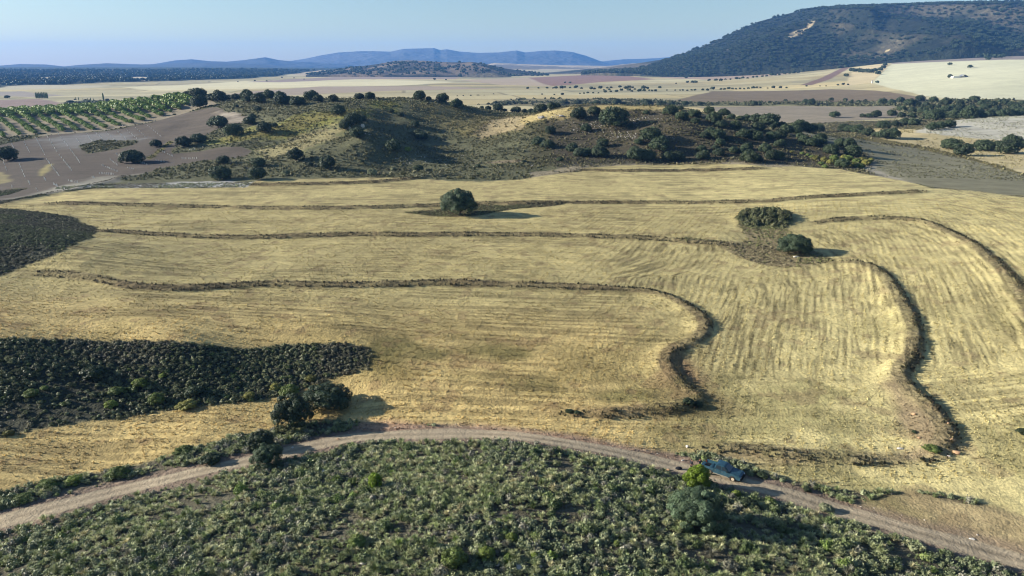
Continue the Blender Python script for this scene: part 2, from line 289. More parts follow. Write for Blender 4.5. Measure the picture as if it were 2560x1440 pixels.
LSTEP = 0
def classify(x, y):
    """region id, colour, bank weight and distance-from-bank coordinate"""
    x = np.asarray(x, float); y = np.asarray(y, float)
    rid = np.where(y > 640, PLAIN, SCRUB)
    f1 = fbm(x, y, 260, 3, 31)[:, None]
    col = np.where((y > 640)[:, None], c_plain * (0.62 + .62 * fbm(x * .35, y * 1.3, 200, 3, 33)[:, None]) * (.88 + .2 * f1), c_scrub * np.ones((len(x), 3)))
    fw = (y > 4400) & (x < -.2 * y); rid = np.where(fw, SCRUB, rid); col[fw] = srgb(50,58,40)
    xx = x * .96 + y * .28 + 60 * np.sin(y / 420); yy_ = y * .96 - x * .22 + 40 * np.sin(x / 350); ci = np.floor(yy_ / 120); cx_ = (xx + 170 * hash2(ci, ci * 0, 5)) / (240 + 160 * hash2(ci, ci * 0, 9)); cj = np.floor(cx_)
    tint = hash2(ci, cj, 13)[:, None]; hue = hash2(ci, cj, 17)[:, None]; pm = ((y > 640) & ~fw)[:, None]
    col = np.where(pm, col * (.74 + .44 * tint) * (1 + (hue - .5) * np.array([.10, 0, -.16])), col)
    ed = np.minimum(np.abs(yy_ / 120 - np.round(yy_ / 120)) * 120, np.abs(cx_ - np.round(cx_)) * 300)[:, None]
    col = np.where(pm & (tint > .3), col * (1 - .38 * sstep(5, 1.5, ed)), col)
    nj = fbm(x, y, 9, 3, 11) - .5; nf = fbm(x, y, 90, 3, 12) - .5
    for poly, r, c, soft, jit in REG:
        m = (x > poly[:, 0].min() - 12) & (x < poly[:, 0].max() + 12) & (y > poly[:, 1].min() - 12) & (y < poly[:, 1].max() + 12)
        if not m.any(): continue
        X, Y = x[m], y[m]; inside = np.zeros(len(X), bool); n_ = len(poly)
        for i in range(n_):
            x1, y1 = poly[i]; x2, y2 = poly[(i+1) % n_]
            if y1 == y2: continue
            cnd = ((y1 > Y) != (y2 > Y)) & (X < (x2 - x1) * (Y - y1) / (y2 - y1) + x1); inside ^= cnd
        d = poly_dist(X, Y, poly, True)[0]
        sdist = np.where(inside, d, -d) + 2 * jit * np.where(Y > 1200, nf[m], nj[m])
        w = sstep(-soft, soft, sdist)
        idx = np.where(m)[0]
        rid[idx[w > .5]] = r
        col[idx] = col[idx] * (1 - w[:, None]) + c * w[:, None]
    # contour coordinate, bank strip
    cc = np.full(x.shape, 300.0); bw_ = np.zeros(x.shape)
    m = (y < 420) & (y > 60)
    for bi, (pl, wi, wo_, h, bb, a0) in enumerate(BANKS):
        d, sd_, arc, L = poly_dist(x[m], y[m], pl); s = d * sd_
        cc[m] = np.minimum(cc[m], d)
        e = sstep(0, 10, arc) * sstep(-1, 8, L - arc)
        k = np.where(s > 0, sstep(wo_ * 1.5, wo_ * .7, s), sstep(np.minimum(wi, 2.4) * .95, np.minimum(wi, 2.4) * .45, -s)) * e
        bw_[m] = np.maximum(bw_[m], k * (0.8 + .4 * (fbm(x[m], y[m], 5, 2, 40) > .45)))
    bw_ = np.clip(bw_, 0, 1)
    bwf = np.where((rid == FIELD) | (rid == PLAIN), bw_, 0)
    warm = fbm(x, y, 40, 2, 77)[:, None]
    bc = srgb(92,78,60) * (1 - warm) + srgb(122,112,80) * warm
    col = col * (1 - .85 * bwf[:, None]) + bc * .85 * bwf[:, None]
    # field colour life
    f = (rid == FIELD)
    p = fbm(x, y, 30, 3, 21)[:, None]; p2 = fbm(x, y, 7, 3, 22)[:, None]
    col = np.where(f[:, None], col * (0.70 + .40 * p + .22 * p2), col)
    gp = sstep(.56, .68, fbm(x, y, 14, 3, 51)) * sstep(150, 100, y) * f
    col = col * (1 - .45 * gp[:, None]) + srgb(104,100,60) * .45 * gp[:, None]
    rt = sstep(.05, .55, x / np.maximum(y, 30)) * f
    qx = x / np.maximum(y, 30); clump = fbm(x, y, 2.4, 3, 206); brk = fbm(x, y, 16, 2, 203)
    # rows: along the right-hand bank on that side, across the slope elsewhere
    wR = np.zeros(x.shape); mR = f & (y < 330) & (qx > .08)
    s5 = np.zeros(x.shape); d3 = np.zeros(x.shape)
    if mR.any():
        d_, sd_, _, _ = poly_dist(x[mR], y[mR], BANKS[BIX['b_five']][0]); s5[mR] = d_ * sd_
        d_, sd_, _, _ = poly_dist(x[mR], y[mR], BANKS[BIX['b_three']][0]); d3[mR] = d_ * sd_
    wR = mR * sstep(0, 4, d3) * sstep(104, 112, y) * np.maximum(sstep(225, 185, y), sstep(.55, .62, qx)) * sstep(.08, .18, qx)
    s5 = .3 * s5 + .7 * (x * .92 - y * .39) + 1.2 * np.sin(y / 17)
    st1 = vnoise(s5 / .42 + 50, y / 8, 201) * .6 + vnoise(s5 / .24, y / 4, 202) * .4
    st2 = vnoise((y + .06 * x + 2 * np.sin(x / 30)) / .8, x / 22, 205) * .6 + vnoise(y / .45, x / 12, 207) * .4
    col = col * (1 - (.36 * wR * sstep(.25, .55, brk) + .12 * wR)[:, None] * sstep(.5, .3, st1)[:, None])
    col = col * (1 - (f * (1 - wR) * (.1 + .26 * sstep(.42, .68, brk)))[:, None] * sstep(.58, .36, st2)[:, None])
    col = np.where(f[:, None], col * (.76 + .50 * clump)[:, None], col)
    wob = 1.6 * fbm(x, y, 13, 2, 220)
    rwR = .5 + .5 * np.cos(2 * np.pi * (x * .92 - y * .39 + .25 * s5 + wob) / 1.75); rwL = .5 + .5 * np.cos(2 * np.pi * (y + .05 * x + wob) / 1.75)
    rw = rwR * wR + rwL * (1 - wR)
    col = col * (1 - f * sstep(250, 180, y) * (.06 + .26 * wR * sstep(.3, .6, fbm(x, y, 9, 2, 221))) * (1 - rw))[:, None]
    soil = (sstep(.62, .74, fbm(x, y, 3.2, 3, 208)) * .45 * f)[:, None]; col = col * (1 - soil) + srgb(122,104,76) * soil
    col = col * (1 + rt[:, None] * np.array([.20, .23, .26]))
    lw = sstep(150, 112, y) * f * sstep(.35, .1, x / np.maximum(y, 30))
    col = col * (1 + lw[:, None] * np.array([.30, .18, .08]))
    s_ = (rid == SCRUB); hm = s_ & (y > 290) & (y < 640) & (col.mean(1) < .14) & (x < 20); col[hm] = col[hm] * np.array([1.1, 1.2, .95]); q = fbm(x, y, 18, 3, 61)[:, None]
    col = np.where(s_[:, None], col * (.7 + .55 * q), col)
    pl_ = (rid == PLOUGH) | (rid == ORCH)
    col = np.where(pl_[:, None], col * (.85 + .3 * q), col)
    fu = vnoise((y + .12 * x + 3 * np.sin(x / 40)) / 1.1, x / 25, 211)[:, None]; col = np.where(((rid == PLOUGH) & (y < 640))[:, None], col * (.86 + .26 * fu), col)
    g7 = (fbm(x, y, 7, 3, 212) * .5 + fbm(x * .4, y, 3, 2, 213) * .5)[:, None]; col = np.where(((rid == PLAIN) & (y < 700))[:, None], col * (.66 + .68 * g7), col)
    fp = (rid == PLAIN)
    col = np.where(fp[:, None], col * (.9 + .2 * fbm(x, y * 3, 160, 3, 71)[:, None]), col)
    # the dirt track
    tm = (y < 140)
    d = np.full(x.shape, 99.)
    d[tm], ts, _, _ = poly_dist(x[tm], y[tm], TRACK)
    dj = d + nj * 1.0
    w = sstep(1.85, 1.35, dj)[:, None]
    ruts = np.exp(-((np.abs(d) - .78) / .28) ** 2)[:, None]
    crn = np.exp(-(d / .3) ** 2)[:, None] * fbm(x, y, 3, 2, 301)[:, None]
    tc = srgb(160,146,122) * (.88 + .2 * q) * (1 + .17 * ruts) * (1 - .42 * crn)
    col = col * (1 - w) + tc * w
    rid = np.where(dj < 1.6, TRK, rid)
    wsh = (sstep(4.4, 2.2, dj) * .6)[:, None] * (rid != TRK)[:, None]
    col = col * (1 - wsh) + srgb(138,118,102) * wsh
    rid = np.where((bwf > .5) & (rid == FIELD), BANKR, rid)
    return rid, np.clip(col, 0, 1), bwf, cc

# ------------------------------------------------------------------ mesh helpers
def np_mesh(name, verts, quads, cols=None, extra=None, smooth=False):
    me = bpy.data.meshes.new(name)
    verts = np.ascontiguousarray(verts, np.float32); quads = np.ascontiguousarray(quads, np.int32)
    nf, k = quads.shape
    me.vertices.add(len(verts)); me.vertices.foreach_set('co', verts.ravel())
    me.loops.add(nf * k); me.loops.foreach_set('vertex_index', quads.ravel())
    me.polygons.add(nf); me.polygons.foreach_set('loop_start', np.arange(0, nf * k, k, dtype=np.int32))
    try: me.polygons.foreach_set('loop_total', np.full(nf, k, np.int32))
    except Exception: pass
    me.polygons.foreach_set('use_smooth', np.full(nf, smooth, bool))
    if cols is not None:
        a = me.attributes.new('Col', 'FLOAT_COLOR', 'POINT')
        c4 = np.ones((len(verts), 4), np.float32); c4[:, :3] = cols
        a.data.foreach_set('color', c4.ravel())
    for nm, arr in (extra or {}).items():
        a = me.attributes.new(nm, 'FLOAT', 'POINT'); a.data.foreach_set('value', np.ascontiguousarray(arr, np.float32))
    me.update(calc_edges=True)
    return me

def link(name, me, mat=None, parent=None, **props):
    o = bpy.data.objects.new(name, me); COL.objects.link(o)
    if mat is not None and me is not None and len(me.materials) == 0: me.materials.append(mat)
    if parent is not None: o.parent = parent
    for k, v in props.items():
        if v is not None: o[k] = v
    return o

def N(nt, t, **kw):
    nd = nt.nodes.new(t)
    for k, v in kw.items(): setattr(nd, k, v)
    return nd
def mat_base(name):
    m = bpy.data.materials.new(name); m.use_nodes = True; nt = m.node_tree; nt.nodes.clear()
    o = N(nt, 'ShaderNodeOutputMaterial'); b = N(nt, 'ShaderNodeBsdfPrincipled'); nt.links.new(b.outputs[0], o.inputs[0])
    b.inputs['Roughness'].default_value = .9
    b.inputs['Specular IOR Level'].default_value = .15
    return m, nt, b

def ground_mat(name, layers, bump, contour=False, rough=.95):
    """colour attribute x several noises. layers: (scale per metre, lo, hi, detail)"""
    m, nt, b = mat_base(name); L = nt.links.new
    b.inputs['Roughness'].default_value = rough
    at = N(nt, 'ShaderNodeAttribute', attribute_name='Col'); tc = N(nt, 'ShaderNodeTexCoord')
    col = at.outputs['Color']; vec = tc.outputs['Object']
    cur = None
    for i, (sc, lo, hi, det) in enumerate(layers):
        nz = N(nt, 'ShaderNodeTexNoise'); nz.inputs['Scale'].default_value = sc; nz.inputs['Detail'].default_value = det; nz.inputs['Roughness'].default_value = .6
        L(vec, nz.inputs['Vector'])
        mr = N(nt, 'ShaderNodeMapRange'); mr.inputs[1].default_value = .3; mr.inputs[2].default_value = .7; mr.inputs[3].default_value = lo; mr.inputs[4].default_value = hi
        L(nz.outputs[0], mr.inputs[0])
        if cur is None: cur = mr.outputs[0]
        else:
            mu = N(nt, 'ShaderNodeMath', operation='MULTIPLY'); L(cur, mu.inputs[0]); L(mr.outputs[0], mu.inputs[1]); cur = mu.outputs[0]
    hsrc = None
    if contour:
        ac = N(nt, 'ShaderNodeAttribute', attribute_name='cc'); ar = N(nt, 'ShaderNodeAttribute', attribute_name='arc')
        cx = N(nt, 'ShaderNodeCombineXYZ'); L(ac.outputs['Fac'], cx.inputs[0]); L(ar.outputs['Fac'], cx.inputs[1])
        for (sx, sy, lo, hi) in contour:
            mp = N(nt, 'ShaderNodeMapping'); mp.inputs['Scale'].default_value = (sx, sy, 1); L(cx.outputs[0], mp.inputs['Vector'])
            nz = N(nt, 'ShaderNodeTexNoise'); nz.inputs['Scale'].default_value = 1; nz.inputs['Detail'].default_value = 3; L(mp.outputs[0], nz.inputs['Vector'])
            mr = N(nt, 'ShaderNodeMapRange'); mr.inputs[1].default_value = .33; mr.inputs[2].default_value = .62; mr.inputs[3].default_value = lo; mr.inputs[4].default_value = hi
            L(nz.outputs[0], mr.inputs[0])
            mu = N(nt, 'ShaderNodeMath', operation='MULTIPLY'); L(cur, mu.inputs[0]); L(mr.outputs[0], mu.inputs[1]); cur = mu.outputs[0]
    mx = N(nt, 'ShaderNodeVectorMath', operation='SCALE'); L(col, mx.inputs[0]); L(cur, mx.inputs['Scale'])
    L(mx.outputs[0], b.inputs['Base Color'])
    prev = None
    for (sc, dist, det) in bump:
        nz = N(nt, 'ShaderNodeTexNoise'); nz.inputs['Scale'].default_value = sc; nz.inputs['Detail'].default_value = det; nz.inputs['Roughness'].default_value = .65
        L(vec, nz.inputs['Vector'])
        bp = N(nt, 'ShaderNodeBump'); bp.inputs['Distance'].default_value = dist; bp.inputs['Strength'].default_value = 1
        L(nz.outputs[0], bp.inputs['Height'])
        if prev is not None: L(prev, bp.inputs['Normal'])
        prev = bp.outputs[0]
    if contour:
        mp = N(nt, 'ShaderNodeMapping'); mp.inputs['Scale'].default_value = (contour[0][0], contour[0][1], 1); L(cx.outputs[0], mp.inputs['Vector'])
        nz = N(nt, 'ShaderNodeTexNoise'); nz.inputs['Scale'].default_value = 1; nz.inputs['Detail'].default_value = 2; L(mp.outputs[0], nz.inputs['Vector'])
        bp = N(nt, 'ShaderNodeBump'); bp.inputs['Distance'].default_value = .06; bp.inputs['Strength'].default_value = 1
        L(nz.outputs[0], bp.inputs['Height']); L(prev, bp.inputs['Normal']); prev = bp.outputs[0]
    if prev is not None: L(prev, b.inputs['Normal'])
    return m

M_field = ground_mat('stubble', [(2.2, .8, 1.17, 4), (.22, .88, 1.1, 3), (7, .8, 1.18, 2)], [(3.2, .16, 4), (.6, .3, 3)], contour=[(1.1, .03, .94, 1.04)])
M_scrub = ground_mat('scrub_soil', [(.9, .7, 1.28, 4), (.2, .85, 1.15, 3)], [(.8, .6, 4)])
M_plough = ground_mat('ploughed_soil', [(.5, .88, 1.12, 4), (.08, .9, 1.1, 3)], [(1.2, .3, 3)])
M_track = ground_mat('track_dirt', [(2.2, .88, 1.12, 4), (.5, .9, 1.08, 3)], [(3.0, .14, 4), (.8, .15, 2)])
M_plain = ground_mat('plain_fields', [(.05, .92, 1.08, 4), (.4, .94, 1.06, 3)], [(.5, .3, 3)])
M_bank = ground_mat('bank_grass', [(1.2, .6, 1.3, 4), (.3, .8, 1.2, 3)], [(1.0, .8, 4)])

# ------------------------------------------------------------------ the ground as one sheet
qs = np.concatenate([np.linspace(-2.2, -.86, 60, endpoint=False), np.linspace(-.86, .86, 960, endpoint=False), np.linspace(.86, 2.2, 60)])
rows = [-300., -120, -50, -20, 0, 12, 20, 28, 35, 42]
y = 48.
while y < 7000:
    rows.append(y)
    st = y * y / 90000 * 2.2
    if y > 300: st = min(st, 1.15 if y < 600 else (3.0 if y < 1200 else max(3.0, y * .006)))
    y += max(st, .1)
rows += [7600, 8500, 10000, 12400]
rows = np.array(rows)
Yg, Qg = np.meshgrid(rows, qs, indexing='ij')
Xg = Qg * np.maximum(np.abs(Yg), 60.0)
# let the sides of the near rows spread wide
xf, yf = Xg.ravel(), Yg.ravel()
zf = height(xf, yf)
zf = np.where(yf > 6500, zf * np.clip(1 - (yf - 6500) / 4000, 0, 1), zf)
rid, colr, bwf, cc = classify(xf, yf)
nr, nc = Yg.shape
I = np.arange(nr * nc).reshape(nr, nc)
Q = np.stack([I[:-1, :-1], I[:-1, 1:], I[1:, 1:], I[1:, :-1]], -1).reshape(-1, 4)
arc = xf * .7 + yf * .7
# normals from the height grid so pieces join without a seam
V = np.stack([xf, yf, zf], 1).reshape(nr, nc, 3)
dx = np.gradient(V, axis=1); dyv = np.gradient(V, axis=0)
Nn = np.cross(dx, dyv); Nn /= np.linalg.norm(Nn, axis=2, keepdims=True) + 1e-12; Nn = Nn.reshape(-1, 3)
frid = rid[Q[:, 0]]
V = V.reshape(-1, 3)
def ground_piece(name, ids, mat, **props):
    m = np.isin(frid, ids); q = Q[m]
    used = np.unique(q); remap = np.full(len(V), -1, np.int64); remap[used] = np.arange(len(used))
    me = np_mesh(name, V[used], remap[q], colr[used], {'cc': cc[used], 'arc': arc[used]}, True)
    me.normals_split_custom_set_from_vertices(Nn[used].astype(np.float32))
    return link(name, me, mat, **props)
ground_piece('ground', [SCRUB], M_scrub, kind='structure')
ground_piece('stubble_field', [FIELD], M_field, kind='structure')
ground_piece('terrace_bank', [BANKR], M_bank, kind='structure')
ground_piece('ploughed_field', [PLOUGH], M_plough, kind='structure')
ground_piece('orchard_ground', [ORCH], M_plough, kind='structure')
ground_piece('dirt_track', [TRK], M_track, kind='structure')
ground_piece('plain', [PLAIN], M_plain, kind='structure')

# ------------------------------------------------------------------ far hills and mountains
def interp(pts, u):
    a = np.array(pts, float); return np.interp(u, a[:, 0], a[:, 1])
def hill_mesh(name, crest, foot, Yc, Yf, mat, colf, nu=300, nt_=60, back=1.5, rough=.03, gully=.0, shape=1.0, seed=3, label=None, spur=None, gs=260.):
    """a hill with a real front and back slope. Yc, Yf: distance of crest and foot (lists of (u, Y))"""
    u0 = min(crest[0][0], foot[0][0]); u1 = max(crest[-1][0], foot[-1][0])
    us = np.linspace(u0, u1, nu)
    yc = interp(Yc, us); yf_ = interp(Yf, us)
    zc = np.array([onray(u, interp(crest, u), Y)[2] for u, Y in zip(us, yc)])
    zf_ = np.array([onray(u, interp(foot, u), Y)[2] for u, Y in zip(us, yf_)])
    ts = np.concatenate([np.linspace(0, 1, nt_), 1 + np.linspace(0, 1, nt_ // 2)[1:]])
    X = np.zeros((len(ts), nu)); Yy = X.copy(); Zz = X.copy()
    qv = (us - CU) / FPX
    hh = np.maximum(zc - zf_, 1)
    for i, t in enumerate(ts):
        if t <= 1:
            Y = yf_ + (yc - yf_) * t; z = zf_ + (zc - zf_) * (t ** shape if shape != 1 else t)
        else:
            s = t - 1; Y = yc + (yc - yf_) * back * s; z = zc + (zf_ - 60 - zc) * (s * s * (3 - 2 * s))
        Yy[i] = Y; X[i] = qv * Y * 1.03; Zz[i] = z
        env = math.sin(math.pi * min(t, 1)) ** .8 if t <= 1 else max(0, 1 - (t - 1) * 2) * 0
        g = fbm(X[i], Y * .45, gs, 4, seed) - .5
        rg = 1 - np.abs(2 * fbm(X[i] + Y * .25, Y * .25, gs * 1.1, 2, seed + 5) - 1) * 2
        Zz[i] += env * hh * (rough * g * 2 + gully * (rg - .3)) 
        if t <= 1: Zz[i] += hh * .012 * (fbm(X[i], Y, gs * .12, 2, seed + 9) - .5)
        if spur is not None and t <= 1: Zz[i] += spur(us, t) * hh * 1.0
        if t < 1: Zz[i] = np.minimum(Zz[i], CAM_H + (zc - CAM_H) * (Y / yc) * 1.0 - hh * (.006 + .25 * (1 - t) ** 1.5) * .5)
        if i == 0: Zz[i] -= 25
    Vv = np.stack([X, Yy, Zz], -1).reshape(-1, 3)
    I = np.arange(len(ts) * nu).reshape(len(ts), nu)
    q = np.stack([I[:-1, :-1], I[:-1, 1:], I[1:, 1:], I[1:, :-1]], -1).reshape(-1, 4)
    T = np.repeat(ts, nu); U = np.tile(us, len(ts))
    c = colf(Vv[:, 0], Vv[:, 1], Vv[:, 2], T, U)
    me = np_mesh(name, Vv, q, c, None, True)
    return link(name, me, mat, kind='structure', label=label), Vv.reshape(len(ts), nu, 3)
M_hill = ground_mat('wooded_hillside', [(.045, .55, 1.35, 4), (.012, .75, 1.2, 3)], [(.05, 14, 4)])
M_hill2 = ground_mat('dry_hillside', [(.02, .8, 1.2, 4), (.1, .8, 1.2, 3)], [(.03, 8, 4)])
M_far = ground_mat('distant_rock', [(.002, .85, 1.15, 4)], [(.003, 60, 3)])

def col_mtn(x, y, z, T, U):
    n_ = fbm(x, y, 120, 4, 81)[:, None]; d = fbm(x, y, 600, 3, 82)[:, None]
    a = srgb(38,43,31); b = srgb(84,79,62)
    w = sstep(.47, .68, n_ * .6 + d * .4)
    c = a * (1 - w) + b * w
    c = np.where((T < .14)[:, None] & (n_ > .83), srgb(190,172,130), c)
    for (uu, tt, su, stt) in [(1930, .36, 26, .03), (1960, .41, 12, .02)]:
        k = np.exp(-((U - uu) / su) ** 2 - ((T - tt - (U - uu) * .0012) / stt) ** 2)[:, None]
        c = c * (1 - sstep(.3, .6, k)) + srgb(160,146,114) * sstep(.3, .6, k)
    return c
def mtn_spur(us, t):
    # a spur running down to the right, steep on its right side
    c = 2010 + 150 * (1 - t); s = us - c
    g = np.where(s < 0, np.exp(-(s / 110.) ** 2), np.exp(-(s / 26.) ** 2))
    c2 = 2330 + 60 * (1 - t); s2 = us - c2
    g2 = np.where(s2 < 0, np.exp(-(s2 / 120.) ** 2), np.exp(-(s2 / 60.) ** 2))
    e = math.sin(math.pi * min(1, max(0, (t - .25) / .72))) if t > .25 else 0
    return .24 * g * e + .08 * g2 * e
mtn_crest = [(1440,182),(1500,176),(1560,173),(1600,164),(1640,148),(1700,124),(1760,98),(1800,74),(1840,55),(1880,42),(1930,28),(1980,19),(2050,15),(2150,12),(2250,8),(2330,5),(2400,3),(2470,4),(2530,10),(2560,14),(2700,30),(2900,60),(3200,110),(3500,150)]
mtn, MTN = hill_mesh('mountain', mtn_crest,
 [(1440,186),(1500,182),(1560,184),(1620,192),(1700,196),(1780,190),(1870,181),(1960,174),(2060,166),(2120,158),(2180,148),(2240,138),(2330,121),(2420,136),(2560,130),(2900,122),(3500,150)],
 [(1440,3300),(1700,3500),(1900,3600),(2560,3400),(3500,3200)], [(1440,3200),(1700,2560),(2000,2350),(2300,2150),(2560,2100),(3500,2000)],
 M_hill, col_mtn, 620, 120, 1.0, .08, .24, .92, 5, spur=mtn_spur)

def col_mid(x, y, z, T, U):
    n_ = fbm(x, y, 220, 4, 91)[:, None]; w = sstep(.42, .56, n_)
    return srgb(52,52,44) * (1 - w) + srgb(112,98,80) * w
MIDH = hill_mesh('hill', [(800,186),(850,176),(900,168),(950,163),(980,158),(1010,152),(1040,151),(1080,152),(1110,155),(1150,156),(1190,155),(1230,162),(1260,170),(1300,176),(1340,182),(1370,188)],
 [(800,188),(900,190),(1000,191),(1100,193),(1200,198),(1260,196),(1370,190)], [(800,3900),(1370,3800)], [(800,3000),(1200,2900),(1370,3200)], M_hill2, col_mid, 260, 50, 1, .16, .26, .8, 15, gs=200.)
def col_low(x, y, z, T, U):
    n_ = fbm(x, y, 200, 4, 93)[:, None]; w = sstep(.35, .5, n_)
    return srgb(60,62,48) * (1 - w) + srgb(104,96,76) * w
hill_mesh('hill', [(1120,196),(1160,190),(1200,184),(1240,182),(1275,190),(1290,196)], [(1120,198),(1200,199),(1290,199)], [(1120,3000),(1290,3000)], [(1120,2800),(1290,2800)], M_hill, col_low, 90, 20, 1, .08, .05, .8, 18)
hill_mesh('hill', [(1330,184),(1420,176),(1500,168),(1560,160),(1620,150),(1700,150)], [(1330,187),(1420,186),(1500,182),(1700,182)], [(1330,4300),(1700,4200)], [(1330,3700),(1700,3600)], M_hill, col_low, 120, 24, 1, .05, .05, .8, 19)
hill_mesh('hill', [(1180,168),(1240,157),(1300,160),(1380,163),(1460,164),(1500,165),(1560,158),(1620,162),(1700,166),(1800,166)], [(1180,178),(1300,178),(1800,178)], [(1180,7000),(1800,7000)], [(1180,5600),(1800,5600)], M_hill2, lambda x, y, z, T, U: srgb(176,158,124) * (.8 + .4 * fbm(x, y, 300, 3, 94)[:, None]) * np.where(fbm(x, y, 260, 3, 95)[:, None] > .6, .45, 1), 160, 24, 1, .05, .02, .8, 20)
cfar = lambda x, y, z, T, U: srgb(70,72,72) * (.85 + .3 * fbm(x, y, 900, 3, 96)[:, None])
hill_mesh('distant_hill', [(-700,168),(-300,160),(0,166),(30,165),(60,169),(90,164),(140,160),(200,161),(240,166),(280,162),(340,158),(420,161),(470,160),(520,157),(600,155),(650,158),(720,162),(800,170)],
 [(-700,172),(800,172)], [(-700,7800),(800,7800)], [(-700,6600),(800,6600)], M_far, cfar, 260, 24, 1, .04, .03, .8, 25, gs=600.)
hill_mesh('distant_hill', [(380,166),(450,160),(500,151),(540,148),(580,153),(620,154),(660,150),(710,143),(740,150),(780,154),(900,160)],
 [(380,168),(900,168)], [(380,8900),(900,8900)], [(380,8100),(900,8100)], M_far, cfar, 200, 24, 1, .04, .05, .8, 26, gs=700.)
crest_far = [(700,158),(740,155),(770,152),(800,147),(840,138),(880,131),(930,128),(960,128),(1000,129),(1030,122),(1070,121),(1100,120),(1115,125),(1130,123),(1160,129),(1200,132),(1250,131),(1290,126),(1310,131),(1350,127),(1380,126),(1420,130),(1450,139),(1480,151),(1500,158),(1530,166)]
def fspur(us, t): return 0 * us
hill_mesh('distant_mountain', crest_far, [(700,168),(1530,168)], [(700,10500),(1530,10500)], [(700,8900),(1530,8900)], M_far,
 lambda x, y, z, T, U: srgb(86,86,88) * (.75 + .45 * fbm(x, y, 1200, 3, 97)[:, None]), 420, 40, 1, .10, .16, .85, 27, gs=1100.)
hill_mesh('distant_mountain', [(1440,162),(1500,152),(1540,148),(1580,147),(1620,145),(1660,141),(1720,139),(1800,145)], [(1440,166),(1800,166)], [(1440,11400),(1800,11400)], [(1440,10700),(1800,10700)], M_far, cfar, 120, 20, 1, .06, .08, .8, 28, gs=1100.)

# ------------------------------------------------------------------ haze
def haze_box():
    x0, x1, y0, y1, z0, z1 = -11000, 11000, -600, 12600, -140, 380
    v = [(x, y, z) for x in (x0, x1) for y in (y0, y1) for z in (z0, z1)]
    f = [(0,1,3,2),(4,6,7,5),(0,4,5,1),(2,3,7,6),(0,2,6,4),(1,5,7,3)]
    me = bpy.data.meshes.new('haze'); me.from_pydata(v, [], f); me.update()
    m = bpy.data.materials.new('haze'); m.use_nodes = True; t = m.node_tree; t.nodes.clear()
    o = N(t, 'ShaderNodeOutputMaterial'); p = N(t, 'ShaderNodeVolumePrincipled')
    p.inputs['Color'].default_value = (.15, .42, 1.0, 1); p.inputs['Density'].default_value = 0.58e-4; p.inputs['Anisotropy'].default_value = 0.1
    t.links.new(p.outputs[0], o.inputs['Volume'])
    me.materials.append(m)
    return link('haze', me, None, kind='stuff')
haze_box()
def inside(poly, x, y):
    r = False; n_ = len(poly)
    for i in range(n_):
        x1, y1 = poly[i]; x2, y2 = poly[(i+1) % n_]
        if (y1 > y) != (y2 > y) and x < (x2-x1)*(y-y1)/(y2-y1)+x1: r = not r
    return r
# ------------------------------------------------------------------ foliage prototypes
def leaf_quads(cen, nor, size, asp=1.0, rs=None):
    """one quad per centre, facing roughly nor"""
    rs = rs or rng
    n = len(cen); nor = nor / (np.linalg.norm(nor, axis=1, keepdims=True) + 1e-9)
    r = rs.normal(size=(n, 3)); t = np.cross(nor, r); t /= np.linalg.norm(t, axis=1, keepdims=True) + 1e-9
    b = np.cross(nor, t); s = (np.asarray(size).reshape(-1, 1) * np.ones((n, 1)))
    v = np.stack([cen - t*s - b*s*asp, cen + t*s*.8 - b*s*asp, cen + t*s + b*s*asp, cen - t*s*.7 + b*s*asp], 1)
    return v.reshape(-1, 3), np.arange(n * 4).reshape(n, 4)
def lumpy(rad, seed, nu=12, nv=8, amp=.2, cz=0.):
    rs = np.random.default_rng(seed); th = np.linspace(0, 2*np.pi, nu, endpoint=False); ph = np.linspace(.05, np.pi-.05, nv)
    T, Ph = np.meshgrid(th, ph); r = 1 + amp * rs.normal(size=T.shape) * .5
    x = rad[0]*r*np.sin(Ph)*np.cos(T); y = rad[1]*r*np.sin(Ph)*np.sin(T); z = rad[2]*r*np.cos(Ph) + cz
    v = np.stack([x, y, z], -1).reshape(-1, 3); I = np.arange(nu*nv).reshape(nv, nu)
    q = np.stack([I[:-1], np.roll(I[:-1], -1, 1), np.roll(I[1:], -1, 1), I[1:]], -1).reshape(-1, 4)
    return v, q
